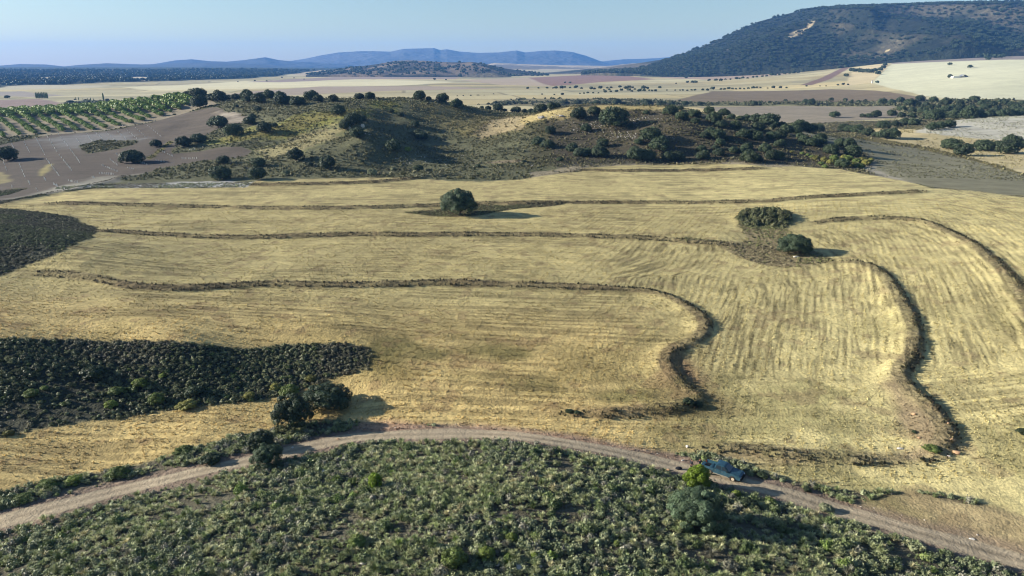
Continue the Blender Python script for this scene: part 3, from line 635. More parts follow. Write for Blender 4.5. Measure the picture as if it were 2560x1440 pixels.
def crown_geo(seed, nlobe, nleaf, leaf, hgt=.72, flat=.0, lobe_r=(.17, .28), base=.1, kr=(.72, 1.12), core=.34, nj=.4):
    """crown of width 1 (radius .5), from z=base up to z=hgt: clumps of leaves on a rounded, uneven dome"""
    rs = np.random.default_rng(seed); vs = []; qs_ = []; cs = []; off = 0
    cz = base + (hgt - base) * .45; rz = (hgt - base) * .5
    sk = rs.uniform(-.06, .06, 2)
    def add(v, q, c):
        nonlocal off
        vs.append(v); qs_.append(q + off); cs.append(np.broadcast_to(c, (len(v), 3)).copy()); off += len(v)
    v, q = lumpy((core, core, rz * core * 2.1), seed + 1, amp=.25, cz=cz); add(v, q, [.8, .8, .8])  # solid core added to stop light passing through, coloured darker than the leaves
    per = nleaf // nlobe
    for i in range(nlobe):
        a = i * 2.39996 + rs.uniform(-.3, .3); h = 1 - 1.55 * (i + .5) / nlobe      # 1 .. -.55
        rr = math.sqrt(max(0, 1 - h * h)) if h > 0 else 1.0
        R_ = rs.uniform(*lobe_r)
        k = rs.uniform(*kr)
        c = np.array([math.cos(a) * rr * (.5 - R_ * .75) * k + sk[0], math.sin(a) * rr * (.5 - R_ * .75) * k + sk[1], cz + h * (rz - R_ * .45) * k])
        d = rs.normal(size=(per, 3)); d /= np.linalg.norm(d, axis=1, keepdims=True)
        out = c - np.array([0, 0, cz]); out /= np.linalg.norm(out) + 1e-6
        flip = (d @ out) < -.25; d[flip] = -d[flip]
        p = c + d * R_ * np.array([1, 1, .8]) * rs.uniform(.8, 1.12, (per, 1))
        p[:, 2] = np.maximum(p[:, 2], .03)
        v, q = leaf_quads(p, d + rs.normal(size=d.shape) * nj, leaf * rs.uniform(.7, 1.3, per), rs=rs)
        t = rs.uniform(.8, 1.2); cc_ = (t * rs.uniform(.75, 1.25, per)).repeat(4)[:, None] * np.array([[1, 1, 1]]); 
        add(v, q, cc_)
    return np.concatenate(vs), np.concatenate(qs_), np.concatenate(cs)
def tube(path, radii, k=6):
    vs = []; P_ = np.asarray(path, float)
    for i, p in enumerate(P_):
        d = P_[min(i+1, len(P_)-1)] - P_[max(i-1, 0)]; d /= np.linalg.norm(d) + 1e-9
        a = np.cross(d, [0.3, .9, .1]); a /= np.linalg.norm(a); b = np.cross(d, a)
        for j in range(k):
            th = 2*math.pi*j/k; vs.append(p + radii[i]*(math.cos(th)*a + math.sin(th)*b))
    q = [(i*k+j, i*k+(j+1) % k, (i+1)*k+(j+1) % k, (i+1)*k+j) for i in range(len(P_)-1) for j in range(k)]
    return np.array(vs), np.array(q)
def trunk_geo(seed, hgt=.5, r=.035, limbs=4):
    rs = np.random.default_rng(seed); parts = [tube([(0,0,-.08),(0.01,0,.06),(rs.uniform(-.03,.03),rs.uniform(-.03,.03),.18),(0,0,hgt*.7)], [r*1.3, r, r*.8, r*.35])]
    for i in range(limbs):
        a = i * 6.28 / limbs + rs.uniform(-.4, .4); e = (math.cos(a)*.3, math.sin(a)*.3, hgt*.75)
        parts.append(tube([(0,0,.1),(e[0]*.5, e[1]*.5, hgt*.4), e], [r*.6, r*.4, r*.12], 5))
    vs, qs_, off = [], [], 0
    for v, q in parts: vs.append(v); qs_.append(q+off); off += len(v)
    return np.concatenate(vs), np.concatenate(qs_)

def leaf_mat(name, base, trans=.12, var=.25):
    m, nt, b = mat_base(name); L = nt.links.new
    b.inputs['Roughness'].default_value = .55; b.inputs['Specular IOR Level'].default_value = .25
    at = N(nt, 'ShaderNodeAttribute', attribute_name='Col'); oi = N(nt, 'ShaderNodeObjectInfo')
    mr = N(nt, 'ShaderNodeMapRange'); mr.inputs[3].default_value = 1 - var; mr.inputs[4].default_value = 1 + var; L(oi.outputs['Random'], mr.inputs[0])
    ge = N(nt, 'ShaderNodeNewGeometry'); nz = N(nt, 'ShaderNodeTexNoise'); nz.inputs['Scale'].default_value = 1.3; L(ge.outputs['Position'], nz.inputs['Vector'])
    mr2 = N(nt, 'ShaderNodeMapRange'); mr2.inputs[1].default_value = .3; mr2.inputs[2].default_value = .7; mr2.inputs[3].default_value = .7; mr2.inputs[4].default_value = 1.3; L(nz.outputs[0], mr2.inputs[0])
    mu = N(nt, 'ShaderNodeMath', operation='MULTIPLY'); L(mr.outputs[0], mu.inputs[0]); L(mr2.outputs[0], mu.inputs[1])
    sc = N(nt, 'ShaderNodeVectorMath', operation='SCALE'); L(at.outputs['Color'], sc.inputs[0]); L(mu.outputs[0], sc.inputs['Scale'])
    ml = N(nt, 'ShaderNodeVectorMath', operation='MULTIPLY'); L(sc.outputs[0], ml.inputs[0]); ml.inputs[1].default_value = tuple(base)
    L(ml.outputs[0], b.inputs['Base Color'])
    tr = N(nt, 'ShaderNodeBsdfTranslucent'); L(ml.outputs[0], tr.inputs['Color'])
    mx = N(nt, 'ShaderNodeMixShader'); mx.inputs[0].default_value = trans
    L(b.outputs[0], mx.inputs[1]); L(tr.outputs[0], mx.inputs[2])
    out = [n_ for n_ in nt.nodes if n_.type == 'OUTPUT_MATERIAL'][0]; L(mx.outputs[0], out.inputs[0])
    return m
def plain_mat(name, col, rough=.8, scale=3., amt=.15, metal=0., spec=.3, bump=0.):
    m, nt, b = mat_base(name); L = nt.links.new
    b.inputs['Roughness'].default_value = rough; b.inputs['Metallic'].default_value = metal; b.inputs['Specular IOR Level'].default_value = spec
    tc = N(nt, 'ShaderNodeTexCoord'); nz = N(nt, 'ShaderNodeTexNoise'); nz.inputs['Scale'].default_value = scale; nz.inputs['Detail'].default_value = 4; L(tc.outputs['Object'], nz.inputs['Vector'])
    mr = N(nt, 'ShaderNodeMapRange'); mr.inputs[1].default_value = .3; mr.inputs[2].default_value = .7; mr.inputs[3].default_value = 1-amt; mr.inputs[4].default_value = 1+amt; L(nz.outputs[0], mr.inputs[0])
    sc = N(nt, 'ShaderNodeVectorMath', operation='SCALE'); sc.inputs[0].default_value = tuple(col); L(mr.outputs[0], sc.inputs['Scale']); L(sc.outputs[0], b.inputs['Base Color'])
    if bump:
        bp = N(nt, 'ShaderNodeBump'); bp.inputs['Distance'].default_value = bump; L(nz.outputs[0], bp.inputs['Height']); L(bp.outputs[0], b.inputs['Normal'])
    return m
C_OAK = srgb(62,74,50)
M_oak = leaf_mat('holm_oak_leaves', C_OAK)
M_oakn = leaf_mat('holm_oak_leaves_near', srgb(66,80,57))
M_bright = leaf_mat('bright_green_leaves', srgb(114,136,40), .25)
M_shrub = leaf_mat('shrub_leaves', srgb(104,118,62), .15)
M_pale = leaf_mat('grey_green_leaves', srgb(132,136,104), .15)
M_ochre = leaf_mat('ochre_leaves', srgb(128,126,66), .15)
M_alm = leaf_mat('almond_leaves', srgb(122,142,72), .2, .2)
M_poplar = leaf_mat('poplar_leaves', srgb(100,116,72), .15, .1)
M_bark = plain_mat('bark', srgb(92,80,68), .95, 8, .3)
M_scr = leaf_mat('scrub_leaves', (1, 1, 1), .12, 0)

def mk(name, geo, mat):
    v, q, c = geo; me = np_mesh(name, v, q, c); me.materials.append(mat); return me
NEAR = [mk('crown_near', crown_geo(100+i, 64, 17000, .0095, hgt=.74 + .03*(i % 3), base=.07, lobe_r=(.09, .17), kr=(.66, 1.16), core=.3, nj=.3), M_oakn) for i in range(4)]
MID = [mk('crown_mid', crown_geo(200+i, 26 + 3*(i % 3), 2800, .021, lobe_r=(.12, .24), hgt=.62 + .05*(i % 4), base=.03), M_oak) for i in range(8)]
FAR = [mk('crown_far', crown_geo(300+i, 9, 240, .06, hgt=.66, base=.12, lobe_r=(.2,.3)), M_oak) for i in range(4)]
def trunk_mesh(seed, **k):
    v, q = trunk_geo(seed, **k); me = np_mesh('trunk', v, q, None, None, True); me.materials.append(M_bark); return me
M_oakl = leaf_mat('holm_oak_leaves_pale', srgb(92,110,82))
NEARP = mk('crown_near', crown_geo(107, 70, 20000, .009, hgt=.78, base=.06, lobe_r=(.08, .16), kr=(.66, 1.16), core=.3, nj=.3), M_oakl)
TR_N = [trunk_mesh(400+i, limbs=5) for i in range(2)]
TR_F = trunk_mesh(420, limbs=2, r=.03)

def scale_at(x, y, z=0.):
    """metres per pixel of the 2560 px photograph at that place"""
    depth = y * CP - (z - CAM_H) * SP
    return depth / FPX
def place_tree(name, u, v, w, meshes, trunk, label, cat, group=None, hs=1.0, ymin=20., ymax=6000., kind=None, wpx=True, mt=None):
    x, y = P(u, v, ymin, ymax); z = float(height(x, y)[0]); s = w * float(scale_at(x, y, z)) if wpx else w
    e = bpy.data.objects.new(name, None); COL.objects.link(e)
    e.empty_display_size = .1
    e.location = (x, y, z - .02 * s); e.rotation_euler = (0, 0, random.uniform(0, 6.28)); e.scale = (s, s * random.uniform(.92, 1.08), s * hs * random.uniform(.94, 1.06))
    e['label'] = label; e['category'] = cat
    if group: e['group'] = group
    me = random.choice(meshes)
    c = bpy.data.objects.new('crown' if cat in ('tree', 'oak tree', 'almond tree', 'poplar') else 'foliage', me); COL.objects.link(c); c.parent = e
    if trunk is not None:
        t = bpy.data.objects.new('trunk' if cat in ('tree', 'oak tree', 'almond tree', 'poplar') else 'stem', trunk); COL.objects.link(t); t.parent = e
    return e

# ------------------------------------------------------------------ holm oaks: (u, v of the base, width in px of the photo)
ORD = ['', 'first', 'second', 'third', 'fourth', 'fifth', 'sixth', 'seventh', 'eighth', 'ninth', 'tenth', 'eleventh', 'twelfth', 'thirteenth', 'fourteenth', 'fifteenth', 'sixteenth', 'seventeenth', 'eighteenth', 'nineteenth', 'twentieth',
       '21st', '22nd', '23rd', '24th', '25th', '26th', '27th', '28th', '29th', '30th', '31st', '32nd', '33rd', '34th', '35th', '36th', '37th', '38th', '39th', '40th', '41st', '42nd', '43rd', '44th', '45th', '46th', '47th', '48th']
def oaks(group, phrase, pts, meshes=None, ymin=20., ymax=6000., hs=1.0, trunk=True, dv=0):
    pts = sorted(pts); n_ = len(pts)
    for i, (u, v, w) in enumerate(pts):
        size = 'big' if w > 38 else ('small' if w < 18 else 'dark')
        if n_ == 1: lab = phrase
        else: lab = '%s oak, %s from left %s' % (size, ORD[i+1], phrase)
        ms = meshes or (MID if w > 13 else FAR)
        place_tree('holm_oak', u, v + dv, w * 1.06, ms, (TR_F if ms is not NEAR else TR_N[i % 2]), lab, 'oak tree', group, hs, ymin, ymax)

place_tree('holm_oak', 1150, 537, 92, [NEAR[0]], TR_N[0], 'large dark dome-shaped oak standing alone on the terrace strip in mid field', 'oak tree', None, .92)
place_tree('holm_oak', 733, 1066, 100, [NEAR[1]], TR_N[0], 'dark oak at the edge of the scrub above the track, left of the pair', 'oak tree', None, 1.12)
place_tree('holm_oak', 822, 1022, 116, [NEAR[2]], TR_N[1], 'wide dark oak on the stubble, right and behind of the pair', 'oak tree', None, .72)
place_tree('holm_oak', 1743, 1306, 138, [NEARP], TR_N[0], 'large grey-green oak below the parked pickup at the near side of the track', 'oak tree', None, .86)
place_tree('holm_oak', 1986, 633, 80, [NEAR[0]], TR_N[1], 'oak casting a long shadow at the foot of the bushy islet on the right', 'oak tree', None, .86)
place_tree('holm_oak', 655, 1120, 58, [NEAR[2]], TR_N[0], 'small dark oak in the verge scrub just behind the twiggy one', 'oak tree', None, .95)
place_tree('holm_oak', 667, 1160, 78, [NEAR[1]], TR_N[1], 'open twiggy oak overhanging the dirt track on the left', 'oak tree', None, .85)
oaks('oaks on the ploughed slope', 'on the ploughed slope left of the hill', [(20,401,46),(332,407,52),(392,367,26),(460,367,34),(495,357,36)])
oaks('oaks in the dip of the ploughed field', 'where the ploughed field meets the hill scrub', [(546,318,43),(584,340,41),(630,297,18),(625,311,30),(661,331,34),(684,319,18)])
oaks('oaks behind the orchard', 'of the clump on the crest beside the orchard', [(467,242,20),(495,248,42),(500,269,38),(515,248,18),(530,252,24),(551,253,34),(571,249,18),(591,243,23)], ymax=640)
oaks('oaks on the left crest', 'along the crest of the hill left of the grassy top', [(618,246,30),(621,255,30),(646,257,32),(657,246,24),(675,247,28),(703,251,30),(721,251,16),(733,251,15),(705,263,35),(743,264,36),(757,252,12),(780,252,32),(797,255,27),(834,255,23)], ymax=640)
oaks('oaks on the grassy hilltop', 'on the grassy skyline of the hill', [(898,248,24),(925,248,25),(1049,249,30),(1072,251,14),(1108,256,28),(1142,270,28)], ymax=600)
oaks('oaks on the lower left slope', 'on the lower left flank of the hill', [(560,409,30),(646,416,32),(551,448,50),(646,449,44),(740,401,40),(819,422,40),(777,416,14),(592,270,12),(643,278,18)])
oaks('oaks on the rocky spur', 'around the rocky spur of the hill', [(846,287,32),(866,318,26),(884,312,40),(905,304,22),(863,324,28),(890,345,36),(979,282,13),(1002,291,14),(1038,318,22),(1046,340,22),(1056,349,28),(984,378,36),(905,407,10),(1046,428,24)])
oaks('oaks in the saddle', 'in the saddle between the two hill lobes', [(1204,266,11),(1220,267,15),(1245,272,24),(1262,272,12),(1290,277,24),(1311,277,14),(1326,277,17),(1353,278,30),(1336,283,14),(1379,269,22),(1394,268,16)], ymax=660)
oaks('oaks on the stony lobe', 'on the stony front of the right hill lobe', [(1445,297,36),(1484,287,30),(1535,316,66),(1376,336,26),(1464,329,26),(1346,364,30),(1369,371,34),(1429,380,30),(1506,367,28),(1448,391,30),(1466,388,28),(1500,393,42),(1400,403,17),(1575,320,14),(1595,361,20),(1616,286,14),(1602,331,9),(1196,419,13),(1310,408,12)])
oaks('oaks low on the stony lobe', 'in the loose group low on the right hill lobe', [(1627,354,48),(1647,377,46),(1590,401,44),(1615,400,40),(1672,402,34),(1692,401,34),(1738,308,22),(1676,287,34),(1705,300,32),(1736,292,29),(1700,275,16),(1630,310,10)])
oaks('oaks on the right hill crest', 'along the descending crest of the right hill lobe', [(1774,283,27),(1808,289,30),(1828,298,19),(1785,307,36),(1851,295,20),(1866,303,23),(1887,307,33),(1923,309,46),(1916,313,18),(1957,310,21),(1974,311,12),(1997,311,33),(2005,328,36),(2025,328,34),(2047,318,28)], ymax=560)
oaks('oaks in the hillside wood', 'in the upper belt of the hillside wood', [(1801,318,26),(1790,348,38),(1775,338,26),(1839,322,27),(1896,327,32),(1860,345,36),(1882,342,24),(1891,350,28),(1932,322,16),(1930,349,30),(1950,348,28),(1967,336,34),(1990,334,30),(1995,320,20)], ymax=520)
oaks('oaks in the hillside wood', 'in the middle belt of the hillside wood', [(1760,345,22),(1801,363,24),(1821,352,20),(1948,368,28),(2010,358,26),(2030,365,30),(2051,364,26),(2051,352,30),(1998,346,20),(2076,385,34),(2100,368,28),(2120,372,34),(2130,390,38),(1866,374,26),(1855,383,20)], ymax=520)
oaks('oaks at the wood foot', 'along the lower edge of the hillside wood', [(1754,378,24),(1756,399,34),(1789,374,20),(1797,390,28),(1833,383,22),(1873,406,40),(1893,404,24),(1912,381,28),(1928,399,32),(1944,398,30),(2105,419,30)], ymax=520)
oaks('oaks in the right hedge', 'in the hedge descending beside the grey slope', [(2110,329,28),(2124,330,26),(2142,334,30),(2170,340,28),(2188,342,20),(2213,346,34),(2230,347,34)], ymax=700)
oaks('oaks in the second hedge', 'in the hedge on the rim of the pale mound', [(2207,322,32),(2237,316,18),(2262,314,28),(2284,314,26),(2299,306,13)], ymax=760)
oaks('oaks in the pair on the mound', 'in the clump on the pale mound', [(2330,326,26),(2350,322,24),(2372,319,26)], ymax=760)
oaks('oaks at the right margin', 'of the five big ones near the right margin', [(2377,373,42),(2406,389,42),(2459,377,44),(2495,369,24),(2520,384,48),(2527,367,38),(2554,368,28)], ymax=700)
oaks('oaks below the brown field', 'in the row across the grey ploughed field', [(2084,294,24),(2156,294,13),(2171,294,17),(2190,294,24),(2228,290,22),(2254,294,19),(2280,294,17)], ymax=900)
oaks('oaks on the green verge', 'on the green strip in front of the brown field', [(1750,264,14),(1885,264,16),(1900,259,7),(1923,258,7),(1963,255,9),(2013,260,15),(2027,262,20),(2077,253,12),(2113,253,10),(2126,261,12),(2130,254,7),(2145,258,11),(2163,254,8),(2204,261,22),(2228,263,17)], ymin=600, hs=1.05)
oaks('oaks in the far right scrub', 'in the upper part of the scrub wood right', [(2250,256,18),(2273,266,27),(2300,254,21),(2292,266,19),(2333,258,20),(2315,267,16),(2364,264,24),(2398,262,16),(2417,256,12),(2435,254,22),(2452,264,17),(2480,266,20),(2512,262,18),(2527,268,19),(2555,264,20),(2382,270,14),(2466,258,12),(2497,258,12),(2345,270,14)], ymin=600)
oaks('oaks in the far right scrub', 'in the lower part of the scrub wood right', [(2254,278,20),(2282,283,18),(2305,285,22),(2324,276,17),(2319,295,24),(2337,302,38),(2366,283,27),(2387,298,32),(2400,276,21),(2421,304,38),(2427,283,25),(2442,289,26),(2463,275,22),(2472,293,24),(2491,283,24),(2516,291,30),(2537,281,26),(2550,291,28),(2500,293,24),(2347,290,20),(2410,290,20),(2455,299,20),(2360,296,20)], ymin=600, dv=-1)
oaks('oaks behind the right hill', 'in the tree row just beyond the hill', [(1409,261,14),(1420,261,10),(1444,262,16),(1456,260,6),(1465,262,10),(1478,262,9),(1492,262,16),(1513,261,15),(1521,262,13),(1547,257,12),(1542,263,20),(1559,263,14),(1594,262,10),(1596,254,6),(1606,259,13),(1617,268,26),(1649,260,12),(1661,260,11),(1651,272,24),(1678,264,17),(1694,263,11),(1713,263,16)], ymin=560, dv=0)
oaks('oaks in the row beyond the saddle', 'in the short row of lollipop oaks beyond the saddle', [(1240,260,10),(1267,261,10),(1283,260,9),(1299,259,9),(1316,260,9),(1256,263,7)], ymin=640, hs=1.1)
oaks('oaks on the lower left plain', 'on the flats behind the orchard', [(18,246,13),(176,258,15),(311,257,13),(329,256,18),(391,246,15),(268,252,10),(188,250,6),(205,262,9),(256,315,9),(436,288,8)], hs=.8)
oaks('oaks on the far right fields', 'standing alone on the pale fields under the mountain', [(2115,192,11),(2375,163,10),(2425,170,11),(2374,195,12),(2193,208,9),(1715,196,7),(1649,221,8),(1406,238,8),(2545,138,14)], ymin=700)
tiny = [(1319,223,7),(1346,222,5),(1368,222,6),(1383,222,5),(1390,222,8),(1404,222,9),(1412,220,6),(1425,221,5),(1438,221,8),(1442,219,7),(1454,223,6),(1478,224,9),(1486,224,6),(1500,223,10),(1518,222,6),(1528,221,6),(1549,220,8),(1565,223,9),(1573,221,9),(1582,221,6),(1587,225,5),(1608,223,11),(1619,223,7),
 (1450,235,4),(1460,235,5),(1469,234,6),(1483,234,5),(1496,234,4),(1510,227,5),(1523,226,6),(1513,232,8),(1527,231,6),(1541,231,8),(1554,228,8),(1572,228,9),(1580,230,6),(1598,230,10),(1610,229,8),(1623,228,5),(1630,229,6),(1639,229,7),(1667,227,4),(1688,227,4),(1700,227,4),(1707,227,5),(1718,228,5),(1729,227,5),(1737,227,6),(1757,227,7),(1769,227,7),(1781,225,10),(1802,225,6),(1811,225,6),(1821,224,8),(1831,224,6),(1840,224,5),(1850,224,6),(1860,224,5),(1870,223,6),(1882,222,8),(1892,221,6),(1901,221,5),(1919,222,4),(1933,221,8),(1951,221,7),(1966,221,5),(2016,217,5),(2050,216,3),(2065,216,3),(2095,214,5),(2107,213,7),(2120,213,5)]
tiny2 = [(1690,210,4),(1718,208,7),(1732,208,8),(1740,208,8),(1772,203,7),(1789,203,8),(1802,203,8),(1813,200,5),(1826,200,5),(1841,199,8),(1849,198,5),(1856,197,7),(1869,197,5),(1882,195,6),(1892,194,6),(1905,193,6),(1916,192,6),(1929,190,9),(1938,189,6),(1948,189,6),(1962,186,7),(1974,185,6),(1984,184,9),(1995,183,7),(2006,180,6),(2014,179,9),(2030,175,7),(2040,174,7),(2047,173,10),(2070,169,5),(2080,168,5),(2098,166,8),(2117,162,9),(2128,160,7),(1412,208,5),(1425,209,6),(1355,237,4),(1386,238,4),(1143,241,3),(1158,240,3),(1177,240,4),(1193,239,3),(1197,239,3),(1210,239,2),(1234,236,3),(1086,200,6),(1115,201,4),(637,203,4),(667,204,4),(705,195,4),(735,196,3),(760,199,3),(595,205,3)]
def merged(name, items, protos, mat, label, cat, hs=1.0, **props):
    vs, qs_, cs, off = [], [], [], 0
    for (x, y, s) in items:
        me = random.choice(protos); v, q, c = me; a = random.uniform(0, 6.28); ca, sa = math.cos(a), math.sin(a)
        vv = np.stack([v[:, 0]*ca - v[:, 1]*sa, v[:, 0]*sa + v[:, 1]*ca, v[:, 2]*hs], 1) * s
        vv += np.array([x, y, float(height(x, y)[0])]); vs.append(vv); qs_.append(q + off); cs.append(c); off += len(v)
    me = np_mesh(name, np.concatenate(vs), np.concatenate(qs_), np.concatenate(cs))
    return link(name, me, mat, label=label, category=cat, kind='stuff', **props)
G_FAR = [crown_geo(320+i, 8, 200, .065, hgt=.68, base=.1, lobe_r=(.2, .3)) for i in range(4)]
G_TINY = [crown_geo(340+i, 6, 70, .11, hgt=.66, base=.1, lobe_r=(.2, .3)) for i in range(3)]
allt = []
for (u, v, w) in tiny + tiny2:
    x, y = P(u, v, 600); allt.append((x, y, w * 1.15 * float(scale_at(x, y))))
for (u, v, w) in [(2128,180,13),(2136,181,12),(2144,180,12),(2152,182,13),(2160,182,12),(2168,182,13),(2177,183,13),(2186,181,13),(2195,187,13),(2200,178,12),(2208,172,11),(2212,165,10),(2217,158,10),(2221,151,9),(2414,141,20),(2426,145,14),(2437,143,14),(2447,145,14),(2457,144,13),(2467,146,14),(2478,145,13),(2488,146,13),(2498,146,13),(2507,144,12),(2470,151,11),(2521,139,8),(2316,124,9),(2308,127,8)]:
    x, y = P(u, v, 900); allt.append((x, y, w * 1.1 * float(scale_at(x, y))))
merged('distant_trees', allt, G_FAR, M_oak, 'rows and clumps of tiny dark trees scattered across the far pale plain', 'trees')
# woods on the far slope and on the mountain: nobody could count them
items = []
for k in range(5200):
    u = random.uniform(-60, 860); Y = random.uniform(1750, 4300)
    x = (u - CU) / FPX * Y * 1.03; items.append((x, Y))
ia = np.array(items); r_, c_, _, _ = classify(ia[:, 0], ia[:, 1]); dark = (r_ == SCRUB)
merged('far_wood', [(x, y, random.uniform(9, 17)) for (x, y), d in zip(items, dark) if d], G_TINY, M_oak, 'blue-green wooded slope far off on the left', 'wood')
def scatter_on(grid, nn, size, name, label, tmax=1.02, dens=None):
    nt1, nu, _ = grid.shape; vs, qs_, cs, off = [], [], [], 0
    for k in range(nn):
        i = random.uniform(1, 119 * tmax if nt1 > 120 else nt1 * .6); j = random.uniform(1, nu - 3)
        i0, j0 = int(i), int(j); p = grid[i0, j0] + (grid[min(i0+1, nt1-1), j0] - grid[i0, j0]) * (i - i0) + (grid[i0, j0+1] - grid[i0, j0]) * (j - j0)
        if dens is not None and random.random() > dens(p): continue
        v, q, c = random.choice(G_TINY); s = random.uniform(*size)
        vs.append(v * s + p); qs_.append(q + off); cs.append(c); off += len(v)
    me = np_mesh(name, np.concatenate(vs), np.concatenate(qs_), np.concatenate(cs))
    return link(name, me, M_oak, label=label, category='wood', kind='stuff')
def mdens(p): return float(sstep(.36, .6, fbm(np.array([p[0]]), np.array([p[1]]), 260, 3, 111))[0]) * .75 + .3
scatter_on(MTN, 13000, (6, 14), 'mountain_wood', 'dark pine wood and bushes covering the mountain on the right', dens=mdens)

scatter_on(MIDH[1], 650, (7, 15), 'hill_wood', 'dark bushes and pines dotted over the low hill in the middle distance', dens=lambda p: float(sstep(.4, .6, fbm(np.array([p[0]]), np.array([p[1]]), 200, 3, 112))[0]) + .08)

# ------------------------------------------------------------------ poplars
def poplar_geo(seed):
    rs = np.random.default_rng(seed); n_ = 500; h = rs.uniform(.08, 1, n_); a = rs.uniform(0, 6.28, n_); r = .11 * np.sin(np.pi * (h * .85 + .1)) ** .7 * rs.uniform(.5, 1.15, n_)
    p = np.stack([r*np.cos(a), r*np.sin(a), h], 1); v, q = leaf_quads(p, np.stack([np.cos(a), np.sin(a), .3+0*a], 1) + rs.normal(size=(n_, 3))*.5, .028 * np.ones(n_), 1.3, rs)
    return v, q, rs.uniform(.8, 1.2, n_).repeat(4)[:, None] * np.ones((1, 3))
POP = [mk('crown_poplar', poplar_geo(500+i), M_poplar) for i in range(3)]
for i, u in enumerate([91, 95, 99, 103, 107, 111, 115, 119]):
    place_tree('poplar', u, 246, 15, POP, TR_F, 'slender grey-green poplar, %s from the left of the tight row on the flats' % ORD[i+1], 'poplar', 'poplars in the tight row', 1.0, 600)
for i, (u, v, w) in enumerate([(190,250,7),(197,251,8),(208,252,6),(219,251,6),(227,252,8),(234,252,6)]):
    place_tree('poplar', u, v, w, POP, TR_F, 'thin small poplar, %s from the left of the sparse row on the flats' % ORD[i+1], 'poplar', 'poplars in the sparse row', 1.0, 600)
place_tree('poplar', 259, 251, 17, POP, TR_F, 'tallest slender poplar standing alone behind the orchard crest', 'poplar', None, 1.0, 600)

# ------------------------------------------------------------------ almond orchard
ALM = [mk('crown_almond', crown_geo(520+i, 12, 420, .05, hgt=.8, base=.14, lobe_r=(.16, .26)), M_alm) for i in range(4)]
opoly = PL([(-300,304),(0,281),(200,270),(350,256),(450,243),(490,246),(478,262),(400,296),(280,320),(130,332),(0,346),(-300,385)], 20, 620)
o0 = P(300, 265, 20, 620); o1 = P(392, 300, 20, 620); rd = (o1 - o0) / np.linalg.norm(o1 - o0); rp = np.array([rd[1], -rd[0]])
cand = []
for i in range(-60, 60):
    for j in range(-90, 90):
        p = o0 + rp * i * 8.0 + rd * (j * 3.9 + (i % 2) * 2)
        p = p + np.array([random.uniform(-.8, .8), random.uniform(-.8, .8)])
        if random.random() < .13 or p[1] < 300: continue
        if not inside(opoly, p[0], p[1]): continue
        q_ = p[0] / p[1]
        if q_ < -.76: continue
        cand.append((p[1], p[0], i, j))
cand.sort()
rws = sorted({c_[2] for c_ in cand[:290]}, key=lambda k: min(c_[1] / c_[0] for c_ in cand[:290] if c_[2] == k)); seen_r = {}
def nth(k): return ORD[k] if k < len(ORD) else '%dth' % k
TRA = trunk_mesh(430, limbs=3, r=.03)
for i, (yy, xx, ri, rj) in enumerate(cand[:290]):
    seen_r[ri] = seen_r.get(ri, 0) + 1
    e = bpy.data.objects.new('almond_tree', None); COL.objects.link(e); s = random.uniform(2.5, 4.0) * (0.75 if i < 30 else 1)
    e.location = (xx, yy, float(height(xx, yy)[0])); e.rotation_euler = (0, 0, random.uniform(0, 6.28)); e.scale = (s, s, s * random.uniform(.85, 1.1))
    e['label'] = 'small green almond tree, %s from the front of the %s orchard row from left' % (nth(seen_r[ri]), nth(rws.index(ri) + 1)); e['category'] = 'almond tree'; e['group'] = 'almond trees in the orchard rows'
    for nm, me in (('crown', random.choice(ALM)), ('trunk', TRA)):
        c = bpy.data.objects.new(nm, me); COL.objects.link(c); c.parent = e
G_ALM = [crown_geo(530+i, 8, 120, .09, hgt=.8, base=.14, lobe_r=(.2, .3)) for i in range(3)]
if len(cand) > 290:
    merged('far_orchard_trees', [(x, y, random.uniform(4.4, 6.0)) for y, x, _, _ in cand[290:]], G_ALM, M_alm, 'mass of bright green orchard trees along the crest at the far left', 'orchard trees')
print('almonds', len(cand))

# ------------------------------------------------------------------ white tree guards on the ploughed slope
def guard_mesh():
    bm = bmesh.new(); bmesh.ops.create_cone(bm, cap_ends=False, segments=8, radius1=.13, radius2=.11, depth=.85, matrix=Matrix.Translation((0, 0, .4)))
    r = bmesh.ops.create_cone(bm, cap_ends=True, segments=8, radius1=.045, radius2=.03, depth=1.15, matrix=Matrix.Translation((.17, 0, .5)))
    me = bpy.data.meshes.new('tree_guard'); bm.to_mesh(me); bm.free(); me.materials.append(plain_mat('white_plastic', srgb(225,226,218), .5, 4, .08)); return me
GM = guard_mesh()
glines = [((150,720),(185,790),6),((300,670),(380,830),12),((460,640),(575,860),14),((590,600),(770,880),16),((775,880),(920,1060),14),((730,570),(870,750),10),((870,750),(1030,970),13),
 ((980,650),(1045,745),6),((1100,580),(1190,700),8),((1180,540),(1310,650),9),((1330,540),(1495,690),11),((1440,500),(1620,660),10),((1560,480),(1760,660),9),((1700,470),(1890,660),8),((1850,450),(2080,640),9),
 ((45,950),(85,1060),6),((235,950),(330,1165),12),((360,1190),(385,1240),5),((560,1150),(590,1190),4),((600,920),(760,1130),14),((1480,845),(1560,900),5),((1400,910),(1510,1000),7),((1300,990),(1520,1080),11),
 ((870,1190),(1000,1215),7),((685,1235),(740,1260),5),((1175,1140),(1225,1160),4),((1270,1100),(1465,1110),9),((460,1290),(485,1325),3),((1800,960),(1890,985),5),((2080,820),(2240,890),8),((2320,910),(2530,905),8),((2420,800),(2520,790),5),((150,1250),(155,1280),2),((1990,930),(2110,950),5),((1620,1020),(1720,1045),4)]
glines.sort(key=lambda g: g[0][0])
